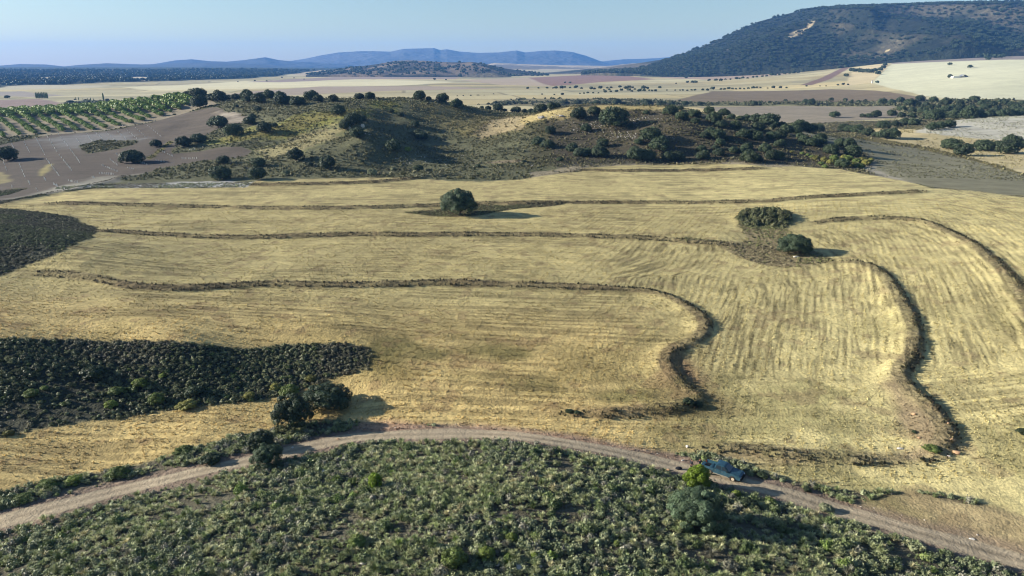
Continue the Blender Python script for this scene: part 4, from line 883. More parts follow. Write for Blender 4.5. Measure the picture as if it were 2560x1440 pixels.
for gi, (a, b, k) in enumerate(glines):
    for i in range(k):
        t = (i + .5) / k + random.uniform(-.03, .03)
        if random.random() < .08: continue
        u = (a[0] + (b[0]-a[0]) * t) / 5.12; v = 220 + (a[1] + (b[1]-a[1]) * t) / 5.12
        p = P(u, v, 20, 600)
        o = link('tree_guard', GM, label='white seedling guard, %s from the top of the %s row from left' % (ORD[i+1], ORD[gi+1]), category='tree guard', group='white seedling guards in rows on the ploughed slope')
        s = random.uniform(.6, 1.1); o.scale = (.8, .8, s); o.location = (p[0], p[1], float(height(p[0], p[1])[0]) - .02); o.rotation_euler = (random.uniform(-.12, .12), random.uniform(-.12, .12), random.uniform(0, 6.28))

# ------------------------------------------------------------------ scrub, tufts and stubble as stuff
def tuft_geo(seed, blades=60, wid=.05, spread=1.0, hgt=.75, curl=.35):
    """esparto-like clump: blades arching out of a common base, radius about .5"""
    rs = np.random.default_rng(seed); n_ = blades; a = rs.uniform(0, 6.28, n_); e = rs.uniform(.1, 1, n_) ** .7 * spread
    L_ = rs.uniform(.6, 1, n_); ca, sa = np.cos(a), np.sin(a)
    b0 = np.stack([ca*.1*e, sa*.1*e, 0*a - .05], 1); m_ = np.stack([ca*.32*e*L_, sa*.32*e*L_, hgt*.72*L_*(1-.3*e)], 1)
    t_ = np.stack([ca*(.5)*e*L_*1.1, sa*(.5)*e*L_*1.1, hgt*L_*(1-.55*e*(.6+curl))], 1)
    side = np.stack([-sa, ca, 0*a], 1) * wid
    v = np.stack([b0 - side*.6, b0 + side*.6, m_ + side, m_ - side, t_ + side*.25, t_ - side*.25], 1).reshape(-1, 3)
    I = np.arange(n_) * 6; q = np.concatenate([np.stack([I, I+1, I+2, I+3], 1), np.stack([I+3, I+2, I+4, I+5], 1)])
    c = rs.uniform(.75, 1.25, n_).repeat(6)[:, None] * np.ones((1, 3))
    return v, q, c
def bush_geo(seed, nleaf=70, leaf=.085, hgt=.6, core=True):
    rs = np.random.default_rng(seed); d = rs.normal(size=(nleaf, 3)); d /= np.linalg.norm(d, axis=1, keepdims=True); d[:, 2] = np.abs(d[:, 2])
    lob = 1 + .22 * np.sin(3*np.arctan2(d[:, 1], d[:, 0]) + seed) * rs.uniform(.4, 1)
    p = d * np.array([.45, .45, hgt*.85]) * (lob * rs.uniform(.75, 1.08, nleaf))[:, None]
    v, q = leaf_quads(p, d + rs.normal(size=d.shape)*.6, leaf * rs.uniform(.7, 1.3, nleaf), rs=rs); c = rs.uniform(.75, 1.25, nleaf).repeat(4)[:, None] * np.ones((1, 3))
    if core:
        v2, q2 = lumpy((.34, .34, hgt*.62), seed+1, 7, 5, .3, 0.02); q = np.concatenate([q, q2 + len(v)]); v = np.concatenate([v, v2]); c = np.concatenate([c, np.full((len(v2), 3), .85)])
    return v, q, c
def mass(name, pts, sizes, cols, protos, label, cat, mat=None, hs=None):
    """copies of the prototypes merged into one mesh; everything vectorised"""
    n_ = len(pts); z = np.concatenate([height(pts[i:i+40000, 0], pts[i:i+40000, 1]) for i in range(0, n_, 40000)])
    pick = rng.integers(0, len(protos), n_); vs, qs_, cs, off = [], [], [], 0
    ang = rng.uniform(0, 6.28, n_); hz = (rng.uniform(.8, 1.25, n_) if hs is None else hs)
    for k, (v, q, c) in enumerate(protos):
        m = np.where(pick == k)[0]
        if not len(m): continue
        ca, sa = np.cos(ang[m])[:, None], np.sin(ang[m])[:, None]; s = sizes[m][:, None]
        X = (v[None, :, 0]*ca - v[None, :, 1]*sa) * s + pts[m, 0][:, None]; Y = (v[None, :, 0]*sa + v[None, :, 1]*ca) * s + pts[m, 1][:, None]
        Zc = v[None, :, 2] * s * (hz[m][:, None] if hs is None else hz) + z[m][:, None]
        vs.append(np.stack([X, Y, Zc], -1).reshape(-1, 3).astype(np.float32))
        qs_.append((q[None] + (np.arange(len(m)) * len(v))[:, None, None]).reshape(-1, 4) + off)
        cs.append((c[None] * cols[m][:, None, :]).reshape(-1, 3).astype(np.float32)); off += len(m) * len(v)
    me = np_mesh(name, np.concatenate(vs), np.concatenate(qs_), np.concatenate(cs))
    return link(name, me, mat or M_scr, label=label, category=cat, kind='stuff')
def sample(n_, q0, q1, y0, y1, power=1.0):
    t = rng.uniform(0, 1, n_); y = (y0 ** (1+power) + t * (y1 ** (1+power) - y0 ** (1+power))) ** (1/(1+power))
    q = rng.uniform(q0, q1, n_); return np.stack([q * y, y], 1)
def pal(n_, choices, w, jit=.15):
    k = rng.choice(len(choices), n_, p=np.array(w)/sum(w)); return np.array(choices)[k] * rng.uniform(1-jit, 1+jit, (n_, 1))

TUFT = [tuft_geo(600+i, 60, .022, hgt=.62) for i in range(4)]; TUFT_S = [tuft_geo(620+i, 22, .07) for i in range(4)]
BUSH = [bush_geo(640+i, 84, .052) for i in range(5)]; BUSH_S = [bush_geo(660+i, 44, .09) for i in range(4)]; BUSH_XS = [bush_geo(680+i, 14, .2, core=False) for i in range(3)]
# foreground knoll
def near_scrub():
    pts = sample(95000, -.95, .95, 46, 114); r, c, _, _ = classify(pts[:, 0], pts[:, 1]); m = (r == SCRUB)
    pts = pts[m]; dt, sd, _, _ = poly_dist(pts[:, 0], pts[:, 1], TRACK); pts = pts[(dt > 2.6) & ((sd < 0) | (dt < 13))]
    d = fbm(pts[:, 0], pts[:, 1], 6, 3, 121); dens = sstep(.25, .45, d) * .75 + .25
    # bare stony patches
    pts = pts[rng.uniform(0, 1, len(pts)) < dens * .62 * np.where(fbm(pts[:, 0], pts[:, 1], 3.5, 2, 123) < .27, .25, 1.05)]
    g = fbm(pts[:, 0], pts[:, 1], 12, 2, 122); isn = g + rng.normal(0, .12, len(pts)) > .42
    big = rng.uniform(0, 1, len(pts)) ** 2.5; s = .34 + 1.05 * big
    a, b = pts[isn], pts[~isn]
    mass('foreground_tussocks', a, s[isn] * 1.15, pal(len(a), [srgb(158,162,118), srgb(142,150,104), srgb(172,172,130), srgb(124,135,90), srgb(172,165,126)], [4, 4, 3, 3, 1.2]), TUFT, 'grey-green grass tussocks covering the near knoll below the track', 'tussock grass')
    mass('foreground_shrubs', b, s[~isn] * 1.05, pal(len(b), [srgb(122,130,96), srgb(110,119,86), srgb(140,145,110), srgb(134,132,114), srgb(134,147,88)], [4, 4, 3, 2, .7]), BUSH, 'low green and grey shrubs covering the near knoll below the track', 'low shrubs')
near_scrub()
def big_bushes():
    pts = sample(700, -.9, .9, 50, 96); r, c, _, _ = classify(pts[:, 0], pts[:, 1]); dt, sd, _, _ = poly_dist(pts[:, 0], pts[:, 1], TRACK); pts = pts[(r == SCRUB) & (sd < 0) & (dt > 4)]
    mass('foreground_tall_scrub', pts, rng.uniform(1.1, 2.0, len(pts)), pal(len(pts), [srgb(104,116,74), srgb(90,104,64), srgb(126,132,92), srgb(118,116,98), srgb(112,132,66)], [4, 3, 3, 2, 1]), [bush_geo(800+i, 260, .036, hgt=.55) for i in range(4)] + [tuft_geo(810+i, 110, .014, hgt=.6) for i in range(3)], 'taller shrubs and clumps rising out of the near scrub', 'shrubs')
    ip = PL([(1845,546),(1868,530),(1930,523),(1972,536),(1982,553),(1958,568),(1900,570),(1862,562)]); pi = np.array([p for p in sample(60000, .3, .45, 195, 260) if inside(ip, p[0], p[1])])[:150]
    mass('islet_bushes', pi, rng.uniform(1.3, 2.4, len(pi)), pal(len(pi), [srgb(84,88,58), srgb(70,76,50), srgb(100,100,68)], [3, 3, 2]), [bush_geo(820+i, 90, .07, hgt=.7) for i in range(3)], 'dense dark bushes heaped on the mound of the field islet', 'bushes')
big_bushes()
def mid_scrub():
    pts = sample(360000, -1.0, .8, 84, 290); r, c, bw2, _ = classify(pts[:, 0], pts[:, 1]); dt, sd, _, _ = poly_dist(pts[:, 0], pts[:, 1], TRACK); m = (r == SCRUB) & (sd > 0) & (dt > 11); pts = pts[m]; c = c[m]
    d = fbm(pts[:, 0], pts[:, 1], 9, 3, 131); kp = rng.uniform(0, 1, len(pts)) < (sstep(.2, .45, d) * .8 + .2) * np.where(c.mean(1) > .12, .5, 1); pts = pts[kp]; c = c[kp]
    s = (.34 + .6 * rng.uniform(0, 1, len(pts)) ** 3) * (1 + .35 * sstep(135, 100, pts[:, 1]))
    k = fbm(pts[:, 0], pts[:, 1], 25, 2, 132) > .52
    col = pal(len(pts), [srgb(110,114,94), srgb(94,100,80), srgb(140,142,118), srgb(106,120,80), srgb(80,82,74)], [4, 3, 2.5, 1, 3])
    col = (col * .7 + c * .45) * np.array([1.10, 1.0, .90]); col[k] *= np.array([.95, 1.06, .88])
    vg = poly_dist(pts[:, 0], pts[:, 1], TRACK)[0] < 11; col[vg] = pal(int(vg.sum()), [srgb(118,134,80), srgb(100,118,68), srgb(138,146,98), srgb(140,158,80)], [4, 3, 2, 1])
    mass('heath_scrub', pts, s, col, BUSH_S, 'dark grey-green heath scrub on the slopes left of the stubble', 'heath scrub', hs=.72)
mid_scrub()
def hill_scrub():
    pts = sample(190000, -.8, .8, 300, 640); r, c, _, _ = classify(pts[:, 0], pts[:, 1]); m = (r == SCRUB); pts = pts[m]; c = c[m]
    lum = c.mean(1); d = fbm(pts[:, 0], pts[:, 1], 14, 3, 141)
    keep = rng.uniform(0, 1, len(pts)) < (sstep(.25, .5, d) * .75 + .2) * np.where(lum > .2, .15, .8); pts = pts[keep]; c = c[keep]
    s = .45 + 1.1 * rng.uniform(0, 1, len(pts)) ** 4
    col = pal(len(pts), [srgb(122,116,76), srgb(104,104,66), srgb(138,130,90), srgb(136,138,100), srgb(90,92,62)], [4, 4, 3, 1, 3]) * .55 + c * .55
    mass('hill_scrub', pts, s, col, BUSH_XS, 'olive-brown scrub and grass clumps over the central hill', 'hill scrub')
hill_scrub()
def far_scrub():
    pts = sample(26000, -.75, .95, 640, 1150); r, c, _, _ = classify(pts[:, 0], pts[:, 1]); m = (r == SCRUB) & (fbm(pts[:, 0], pts[:, 1], 30, 2, 151) > .4); pts = pts[m]
    mass('far_scrub', pts, rng.uniform(1.5, 4.0, len(pts)), pal(len(pts), [srgb(90,92,64), srgb(80,84,58), srgb(110,108,78)], [3, 3, 2]), BUSH_XS, 'green-grey scrub between the far oaks on the plain', 'scrub')
far_scrub()
def dry_grass():
    pts = sample(90000, -.8, .9, 290, 700); r, c, _, _ = classify(pts[:, 0], pts[:, 1]); m = (r == PLAIN) & (fbm(pts[:, 0], pts[:, 1], 12, 3, 158) > .42) & (pts[:, 1] < 690); pts = pts[m]; c = c[m]
    mass('dry_grass', pts, rng.uniform(.3, .8, len(pts)), c * rng.uniform(.6, 1.05, (len(c), 1)) * np.array([.95, 1, .9]), BUSH_XS, 'sparse dry grass tufts over the grey slope and pale mound on the right', 'dry grass')
dry_grass()
# terrace banks: rank dry grass with darker plants
def banks_mass():
    ps = []
    for (pl, wi, wo_, h, bb, a0) in BANKS:
        seg = np.diff(pl, axis=0); L_ = np.linalg.norm(seg, axis=1); tot = L_.sum(); n_ = int(tot * (wi + wo_) * (3.2 if h > .5 else 2.4))
        k = rng.choice(len(seg), n_, p=L_/tot); t = rng.uniform(0, 1, n_)[:, None]; p = pl[k] + seg[k] * t
        nn_ = np.stack([-seg[k, 1], seg[k, 0]], 1) / L_[k][:, None]
        off = rng.uniform(-wi * .75, wo_ * 1.3, n_); p = p + nn_ * off[:, None]
        arc_ = np.concatenate([[0], np.cumsum(L_)])[k] + t[:, 0] * L_[k]; st = arc_ < a0
        zone = np.where(st, np.where((off > .0) & (off < .8) | (off < -1.0) & (off > -1.9), 0., -9.), off / wo_)
        ps.append(np.concatenate([p, zone[:, None]], 1))
    p = np.concatenate(ps); r, c, _, _ = classify(p[:, 0], p[:, 1]); m = (r == BANKR) | (r == SCRUB) | (p[:, 2] > 0); p = p[m]
    nn = fbm(p[:, 0], p[:, 1], 4, 2, 155)
    out = (p[:, 2] > -.3) & (p[:, 2] < 1.3); keep = np.where(out, nn > .3, rng.uniform(0, 1, len(p)) < .45 * (nn > .42)); p = p[keep]; out = out[keep]
    dk = out & (rng.uniform(0, 1, len(p)) < .85)
    s = np.where(dk, rng.uniform(.25, .75, len(p)), rng.uniform(.15, .4, len(p)))
    col = np.where(dk[:, None], pal(len(p), [srgb(84,82,58), srgb(70,70,50), srgb(98,88,66)], [3, 3, 2]), pal(len(p), [srgb(178,162,122), srgb(160,144,108), srgb(140,130,96)], [3, 3, 2]))
    mass('bank_vegetation', p[:, :2], s, col, TUFT_S, 'dry grass and dark weeds growing along the curving terrace banks', 'bank grass')
banks_mass()
# stubble and dry straw: small clumps giving the field its nap
STRAW = [tuft_geo(700+i, 5, .10, 1.1, .5, .1) for i in range(4)]
def straw():
    p1 = sample(230000, -.85, .85, 78, 240, .4); r, c, _, cc_ = classify(p1[:, 0], p1[:, 1]); m = (r == FIELD)
    p1 = p1[m]; c = c[m]; cc_ = cc_[m]
    X_, Y_ = p1[:, 0], p1[:, 1]; rc = np.where(X_ > .08 * Y_, X_ * .92 - Y_ * .39, Y_ + .05 * X_); row = (.5 + .5 * np.cos(2 * np.pi * (rc + 1.6 * fbm(X_, Y_, 13, 2, 220)) / 1.75)) ** 1.5; d = fbm(p1[:, 0], p1[:, 1], 5, 3, 161)
    keep = rng.uniform(0, 1, len(p1)) < (.15 + .85 * row) * (sstep(.3, .55, d) * .8 + .2)
    p1 = p1[keep]; c = c[keep]
    mass('straw_tufts', p1, rng.uniform(.25, .58, len(p1)), c * rng.uniform(.95, 1.3, (len(c), 1)), STRAW, 'short golden stubble and loose straw standing on the terraced field', 'stubble')
straw()

# ------------------------------------------------------------------ single shrubs one can tell apart
M_lime = leaf_mat('lime_leaves', srgb(116,130,60), .2)
SH = {'green': M_shrub, 'bright': M_lime, 'pale': M_pale, 'ochre': M_ochre, 'dark': M_oak}
shp = {}
for k, m_ in SH.items():
    shp[k] = [mk('foliage_' + k, crown_geo(740+i+len(k)*7, 16, 2400, .026, hgt=.78, base=.0, lobe_r=(.14, .26)), m_) for i in range(2)]
shp_up = mk('foliage_upright', crown_geo(790, 22, 5000, .02, hgt=.95, base=.03, lobe_r=(.14, .24)), M_bright)
ST = trunk_mesh(440, limbs=3, r=.02)
place_tree('shrub', 1737, 1216, 64, [shp_up], ST, 'bright yellow-green bushy tree in front of the pickup tail', 'shrub', None, 1.0)
place_tree('shrub', 937, 1222, 36, [shp_up], ST, 'small bright lime bush alone in the foreground scrub', 'shrub', None, 1.25)
shr = [(235,942,56,'dark','broad dark bush high on the heath slope at left',.65),(350,966,38,'bright','brighter of the lime bushes in the middle of the heath slope',.7),(292,983,42,'green','green bush left below the lime bush on the heath slope',.55),
 (406,943,18,'bright','small lime bush upper right on the heath slope',.7),(79,987,36,'green','green bush at the left end of the heath slope',.5),(111,973,20,'green','small green bush beside the one at the left end of the heath',.6),
 (276,1018,30,'bright','lime bush lowest on the heath slope',.8),(393,1006,36,'green','tall green bush centre right of the heath slope',.9),(484,984,46,'dark','dull grey-green bush right of centre on the heath slope',.6),(530,985,30,'dark','dark low bush next to the dull grey-green one on the heath',.5),
 (467,1018,54,'ochre','wide ochre-green bush on the lower edge of the heath slope',.4),(726,986,50,'green','rounded green bush where the heath meets the stubble tip',.62),(690,972,30,'ochre','yellowish bush left of the rounded green one at the heath tip',.6),(625,994,30,'ochre','mustard bush on the lower heath edge, left of the pale grass',.6),
 (776,950,30,'ochre','ochre bush near the right end of the heath slope',.5),(20,1088,26,'ochre','yellow bush at the bottom left corner of the heath slope',.6),(117,1220,48,'green','dark green bush in the verge scrub, far left by the stubble',.55),
 (296,1190,54,'green','largest green bush in the left verge scrub above the track',.55),(182,1207,42,'bright','lighter green bush in the left verge scrub',.5),(460,1133,46,'green','green bush in the verge halfway to the twiggy oak',.5),(531,1156,50,'dark','grey-green bush by the track edge left of the twiggy oak',.6),
 (60,1250,44,'green','green bush in the verge scrub close to the left margin',.5),(884,1208,30,'green','dark green bush just left of the small lime one',.6),(1280,1348,30,'bright','yellow-green bush in the middle of the foreground scrub',.7),
 (1213,1394,46,'bright','sprawling yellow-green bush above the pale stones in the foreground',.7),(1135,1412,62,'green','tall feathery bush at the bottom centre of the foreground',.9),(894,1362,46,'green','dark green bush in the foreground scrub, left of centre near the bottom',.7),
 (1337,1396,22,'bright','thin light green bush right of the pale stones in the foreground',.9),(1542,1365,16,'bright','tiny upright light green bush in the right foreground scrub',1.2),(1840,1243,26,'bright','yellow-green bush between the big oak and the track',.9),
 (1872,1270,44,'dark','black-green bush in the shade right of the big oak',.7),(1925,1262,38,'green','olive bush beside the track, right of the shaded one',.6),(1834,1170,18,'dark','dark weed clump behind the bonnet of the pickup',.8),(1904,1192,28,'dark','dark shrub on the verge right of the pickup',.5),
 (2018,1228,18,'dark','small grey shrub on the verge where the track bends right',.8),(2065,1278,34,'pale','rounded grey bush at the near edge of the track on the right',.7),(713,438,22,'pale','pale silver bush among the oaks at the foot of the hill',.8),(930,438,24,'pale','pale grey bush under the spur at the hill foot',.9),
 (983,424,12,'pale','small pale bush right of the pale grey one under the spur',.8),(1020,378,18,'bright','greener bush at the foot of the shaded spur',.8),(1425,1030,22,'dark','dark creeping bush on the bank end in the lower field',.35),(1445,1033,18,'dark','second dark creeping bush on the bank end, right of the first',.4),
 (1720,1010,30,'dark','dark bush in the hollow end of the middle terrace bank',.6),(1745,1015,24,'dark','smaller dark bush right of the hollow end of the middle bank',.6),(2285,1082,12,'dark','brown bush on the bare earth inside the right bank',.7),
 (2560,1085,30,'dark','brown-green shrub cut by the right margin beside the stubble',.6),(2330,1125,40,'green','grey-green shrub at the lowest bend of the right terrace bank',.4)]
for (u, v, w, k, lab, hs) in shr:
    place_tree('shrub', u, v, w, shp[k], ST, lab, 'shrub', None, hs)
# yellow-green broom at the right end of the hill
ey = [(2040,400,18),(2060,404,20),(2085,400,22),(2120,402,24),(2140,408,22),(2155,404,22),(2165,412,24),(2135,418,20),(2150,420,22),(2075,410,20),(2095,412,22),(2052,412,16),(2030,396,14),(2005,386,12),(2110,396,16),(2172,408,16),(2178,402,14),(2020,390,12),(1980,382,11),(2062,420,16)]
for i, (u, v, w) in enumerate(sorted(ey)):
    place_tree('shrub', u, v, w, shp['ochre'] + shp['green'], ST, 'yellow-green broom bush, %s from the left in the patch at the hill tail' % ORD[i+1], 'shrub', 'broom bushes at the hill tail', .75, 20, 560)

# ------------------------------------------------------------------ rocks
def rock_mesh(seed, mat):
    rs = random.Random(seed); bm = bmesh.new(); bmesh.ops.create_icosphere(bm, subdivisions=2, radius=.5)
    cuts = [(Vector((rs.gauss(0,1), rs.gauss(0,1), rs.gauss(.2,1))).normalized(), rs.uniform(.28,.42)) for _ in range(9)]
    for v in bm.verts:
        for d, r in cuts:
            k = v.co.dot(d)
            if k > r: v.co -= d * (k - r)
        v.co *= rs.uniform(.96, 1.04); v.co.z *= .8
    me = bpy.data.meshes.new('rock'); bm.to_mesh(me); bm.free(); me.materials.append(mat); return me
M_rw = plain_mat('pale_rock', srgb(205,198,186), .9, 5, .15, bump=.05); M_ro = plain_mat('ochre_rock', srgb(180,146,112), .9, 5, .2, bump=.05); M_rg = plain_mat('grey_rock', srgb(150,146,140), .9, 4, .2, bump=.05)
RK = {'w': [rock_mesh(i, M_rw) for i in range(4)], 'o': [rock_mesh(10+i, M_ro) for i in range(3)], 'g': [rock_mesh(20+i, M_rg) for i in range(3)]}
rocks = [(1718,1119,8,'w',1.5,'white upright stone standing on the far verge of the track'),(2381,1102,14,'o',.8,'largest ochre rock at the outer bend of the right bank'),(2392,1133,20,'o',.6,'long ochre rock lying below the largest one'),(2371,1060,9,'o',.8,'small ochre rock above the largest one'),(2372,1141,7,'w',.8,'pale small stone below the ochre rocks'),
 (2284,1036,11,'o',.8,'ochre stone lying on the bare earth inside the bank'),(2298,1095,10,'o',.6,'flat ochre stone near the brown bush inside the bank'),(2250,1122,14,'w',.4,'flat pale stone in the worked earth inside the bank'),
 (912,1404,28,'w',.4,'broad flat white rock at the bottom of the foreground scrub'),(980,1388,12,'w',.7,'small white boulder right of the broad flat rock'),(1293,1418,44,'w',.25,'long flat white outcrop in the bottom foreground'),(1245,1412,14,'w',.5,'white stone at the left end of the long outcrop'),(1350,1416,12,'w',.5,'white stone at the right end of the long outcrop'),
 (1250,1340,8,'w',.8,'lone white stone in the centre of the foreground scrub'),(1200,1330,7,'w',.7,'small white stone left of the lone one in the scrub'),(1670,1175,10,'o',.5,'reddish stone on the track side behind the persons'),(1707,1152,8,'w',.7,'white stone in the shrubs behind the persons'),
 (732,1120,7,'w',.9,'white stone on the verge beside the track near the twiggy oak'),(845,1098,8,'o',.6,'flat stone on the far track edge'),(1900,572,1,'w',.5,''),(2430,1348,12,'w',.4,'flat pale stone in the track at the lower right'),(1990,643,14,'w',.4,'white stones at the foot of the oak on the islet'),
 (872,322,9,'w',1.3,'white rock face on the spur, left of the shaded side'),(907,318,9,'w',1.6,'tall white rock at the top of the spur'),(940,1180,1,'g',.5,''),(1405,292,14,'g',.6,'grey rock outcrop in the golden grass of the hill'),(1352,296,16,'g',.7,'grey rock pile left on the golden grass of the hill'),(810,1178,16,'w',.3,'flat white stone in the scrub below the track, left'),(1186,418,5,'w',.8,'white stone at the foot of the hill'),(1330,416,6,'w',.7,'second white stone at the foot of the hill, further right')]
for (u, v, w, k, hs, lab) in rocks:
    if not lab: continue
    x, y = P(u, v, 20, 600); s = w * float(scale_at(x, y)); z = float(height(x, y)[0])
    o = link('rock', random.choice(RK[k]), label=lab, category='rock'); o.scale = (s * 1.2, s * .9, s * hs); o.location = (x, y, z + s * hs * .22); o.rotation_euler = (0, 0, random.uniform(-.6, .6))
def rubble():
    areas = [((1480,318),60,14,260),((1600,300),60,12,260),((1560,340),60,12,220),((1380,290),40,8,90),((1640,345),40,8,120),((900,335),26,10,80),((1030,400),60,14,90),((1150,400),50,12,60),((350,466),120,6,140),((560,466),60,4,60)]
    ps = []
    for (u, v), du, dv, n_ in areas:
        for _ in range(n_ // 2):
            ps.append(P(random.gauss(u, du*.5), random.gauss(v, dv*.5), 20, 560))
    ps = np.array(ps); v, q = lumpy((.5, .5, .35), 5, 6, 4, .5)
    mass('hill_rubble', ps, rng.uniform(.25, .8, len(ps)), pal(len(ps), [srgb(190,184,172), srgb(160,154,144)], [1, 1]), [(v, q, np.ones((len(v), 3)))], 'loose pale stones strewn over the hill front', 'rubble', mat=M_stone)
M_stone = leaf_mat('stone_chips', (1, 1, 1), 0.0, 0)
rubble()
def near_stones():
    p = sample(5000, -.8, .8, 48, 118); r, c, _, _ = classify(p[:, 0], p[:, 1]); d = poly_dist(p[:, 0], p[:, 1], TRACK)[0]
    k = ((r == SCRUB) & (rng.uniform(0, 1, len(p)) < .35 * (fbm(p[:, 0], p[:, 1], 8, 2, 171) > .5))) | ((d > 1.9) & (d < 3.2) & (rng.uniform(0, 1, len(p)) < .9)); p = p[k]
    v, q = lumpy((.5, .5, .35), 5, 6, 4, .5)
    mass('near_stones', p, rng.uniform(.06, .26, len(p)), pal(len(p), [srgb(190,178,162), srgb(160,142,126)], [1, 2]), [(v, q, np.ones((len(v), 3)))], 'small stones along the track edges and in the near scrub', 'stones', mat=M_stone)
near_stones()

# ------------------------------------------------------------------ pickup
M_paint = plain_mat('dark_teal_paint', srgb(46,76,90), .22, 2.5, .25, 0.1, .5)
M_dust = plain_mat('dusty_sill', srgb(128,124,112), .85, 6, .25)
M_black = plain_mat('black_plastic', srgb(24,25,27), .7, 4, .2)
M_rub = plain_mat('rubber', srgb(52,50,48), .9, 6, .2)
M_rim = plain_mat('dusty_rim', srgb(186,172,146), .7, 6, .2)
M_chr = plain_mat('dull_metal', srgb(150,150,150), .35, 3, .1, .8)
def glass_mat():
    m, nt, b = mat_base('window_glass'); tc = N(nt, 'ShaderNodeTexCoord'); nz = N(nt, 'ShaderNodeTexNoise'); nz.inputs['Scale'].default_value = 2
    nt.links.new(tc.outputs['Object'], nz.inputs['Vector']); cr = N(nt, 'ShaderNodeMapRange'); cr.inputs[3].default_value = .05; cr.inputs[4].default_value = .18; nt.links.new(nz.outputs[0], cr.inputs[0]); nt.links.new(cr.outputs[0], b.inputs['Roughness'])
    b.inputs['Base Color'].default_value = (.02, .03, .04, 1); b.inputs['Specular IOR Level'].default_value = .8; return m
M_glass = glass_mat(); M_lamp = plain_mat('lamp_glass', srgb(200,205,205), .2, 3, .1); M_red = plain_mat('tail_lamp', srgb(130,20,18), .3, 3, .1)
def bm_obj(name, build, mat, parent, bevel=0., smooth=False):
    bm = bmesh.new(); build(bm)
    if bevel: bmesh.ops.bevel(bm, geom=list(bm.edges), offset=bevel, segments=2, affect='EDGES', clamp_overlap=True)
    bmesh.ops.recalc_face_normals(bm, faces=bm.faces)
    me = bpy.data.meshes.new(name); bm.to_mesh(me); bm.free()
    if smooth:
        for p in me.polygons: p.use_smooth = True
    return link(name, me, mat, parent)
def prism(bm, prof, y0, y1, top_in=0., zref=None):
    """extrude a side profile (x, z) between y0 and y1"""
    a = [bm.verts.new((x, y0 + (top_in if zref and z > zref else 0), z)) for x, z in prof]; b = [bm.verts.new((x, y1 - (top_in if zref and z > zref else 0), z)) for x, z in prof]
    n_ = len(prof); bm.faces.new(a); bm.faces.new(b[::-1])
    for i in range(n_): bm.faces.new((a[i], a[(i+1) % n_], b[(i+1) % n_], b[i]))
def box(bm, x0, x1, y0, y1, z0, z1):
    prism(bm, [(x0, z0), (x1, z0), (x1, z1), (x0, z1)], y0, y1)
wr = P(1773, 1186, 20, 200); wf = P(1831, 1202, 20, 200); mid_ = (wr + wf) / 2; hd = math.atan2(wf[1]-wr[1], wf[0]-wr[0])
truck = bpy.data.objects.new('pickup_truck', None); COL.objects.link(truck); truck['label'] = 'dark teal double cab pickup parked on the dirt track'; truck['category'] = 'pickup'
# wheels nearer to the camera are the right-hand ones (local y negative)
off = np.array([-math.sin(hd), math.cos(hd)]) * .78
tc_ = mid_ + off; zs = float(height(tc_[0], tc_[1])[0])
truck.location = (tc_[0], tc_[1], zs + .02); truck.rotation_euler = (0, 0, hd); truck.scale = (.98, .98, .98)
HW = .86
def arch(cx, r=.44, z0=.42, n_=7): return [(cx - r * math.cos(math.pi * i / n_), z0 + r * math.sin(math.pi * i / n_) * .95) for i in range(n_ + 1)]
def body(bm):
    prof = [(-2.52, .52)] + arch(-1.5) + [(-1.0, .42), (1.0, .42)] + arch(1.5) + [(2.42, .45), (2.5, .6), (2.48, .92), (2.3, 1.02), (1.15, 1.12), (.98, 1.12), (-.95, 1.08), (-.95, .62), (-2.45, .62), (-2.52, .62)]
    prism(bm, prof, -HW, HW)
bm_obj('body', body, M_paint, truck, .025)
def bed(bm):
    box(bm, -2.52, -.97, -HW + .002, -HW + .07, .62, 1.1); box(bm, -2.52, -.97, HW - .07, HW - .002, .62, 1.1); box(bm, -1.03, -.97, -HW + .07, HW - .07, .62, 1.14)
bm_obj('bed_side', bed, M_paint, truck, .012)
bm_obj('tailgate', lambda bm: box(bm, -2.95, -2.5, -HW + .08, HW - .08, .6, .65), M_paint, truck, .012)
bm_obj('bed_liner', lambda bm: box(bm, -2.5, -1.04, -HW + .075, HW - .075, .622, .66), M_black, truck)
bm_obj('cab', lambda bm: prism(bm, [(-.95, 1.082), (.98, 1.122), (.38, 1.62), (.2, 1.68), (-.65, 1.7), (-.85, 1.64)], -HW + .04, HW - .04, .13, 1.3), M_paint, truck, .03)
def side_win(x0, x1, x2, x3, s):
    def f(bm):
        y0 = s * (HW - .035); y1 = s * (HW - .155)
        vs = [bm.verts.new(p) for p in ((x0, y0, 1.15), (x1, y0, 1.15), (x2, y1, 1.6), (x3, y1, 1.6))]; fc = bm.faces.new(vs)
        r = bmesh.ops.extrude_face_region(bm, geom=[fc]); bmesh.ops.translate(bm, verts=[v for v in r['geom'] if isinstance(v, bmesh.types.BMVert)], vec=(0, s * .015, 0))
    return f
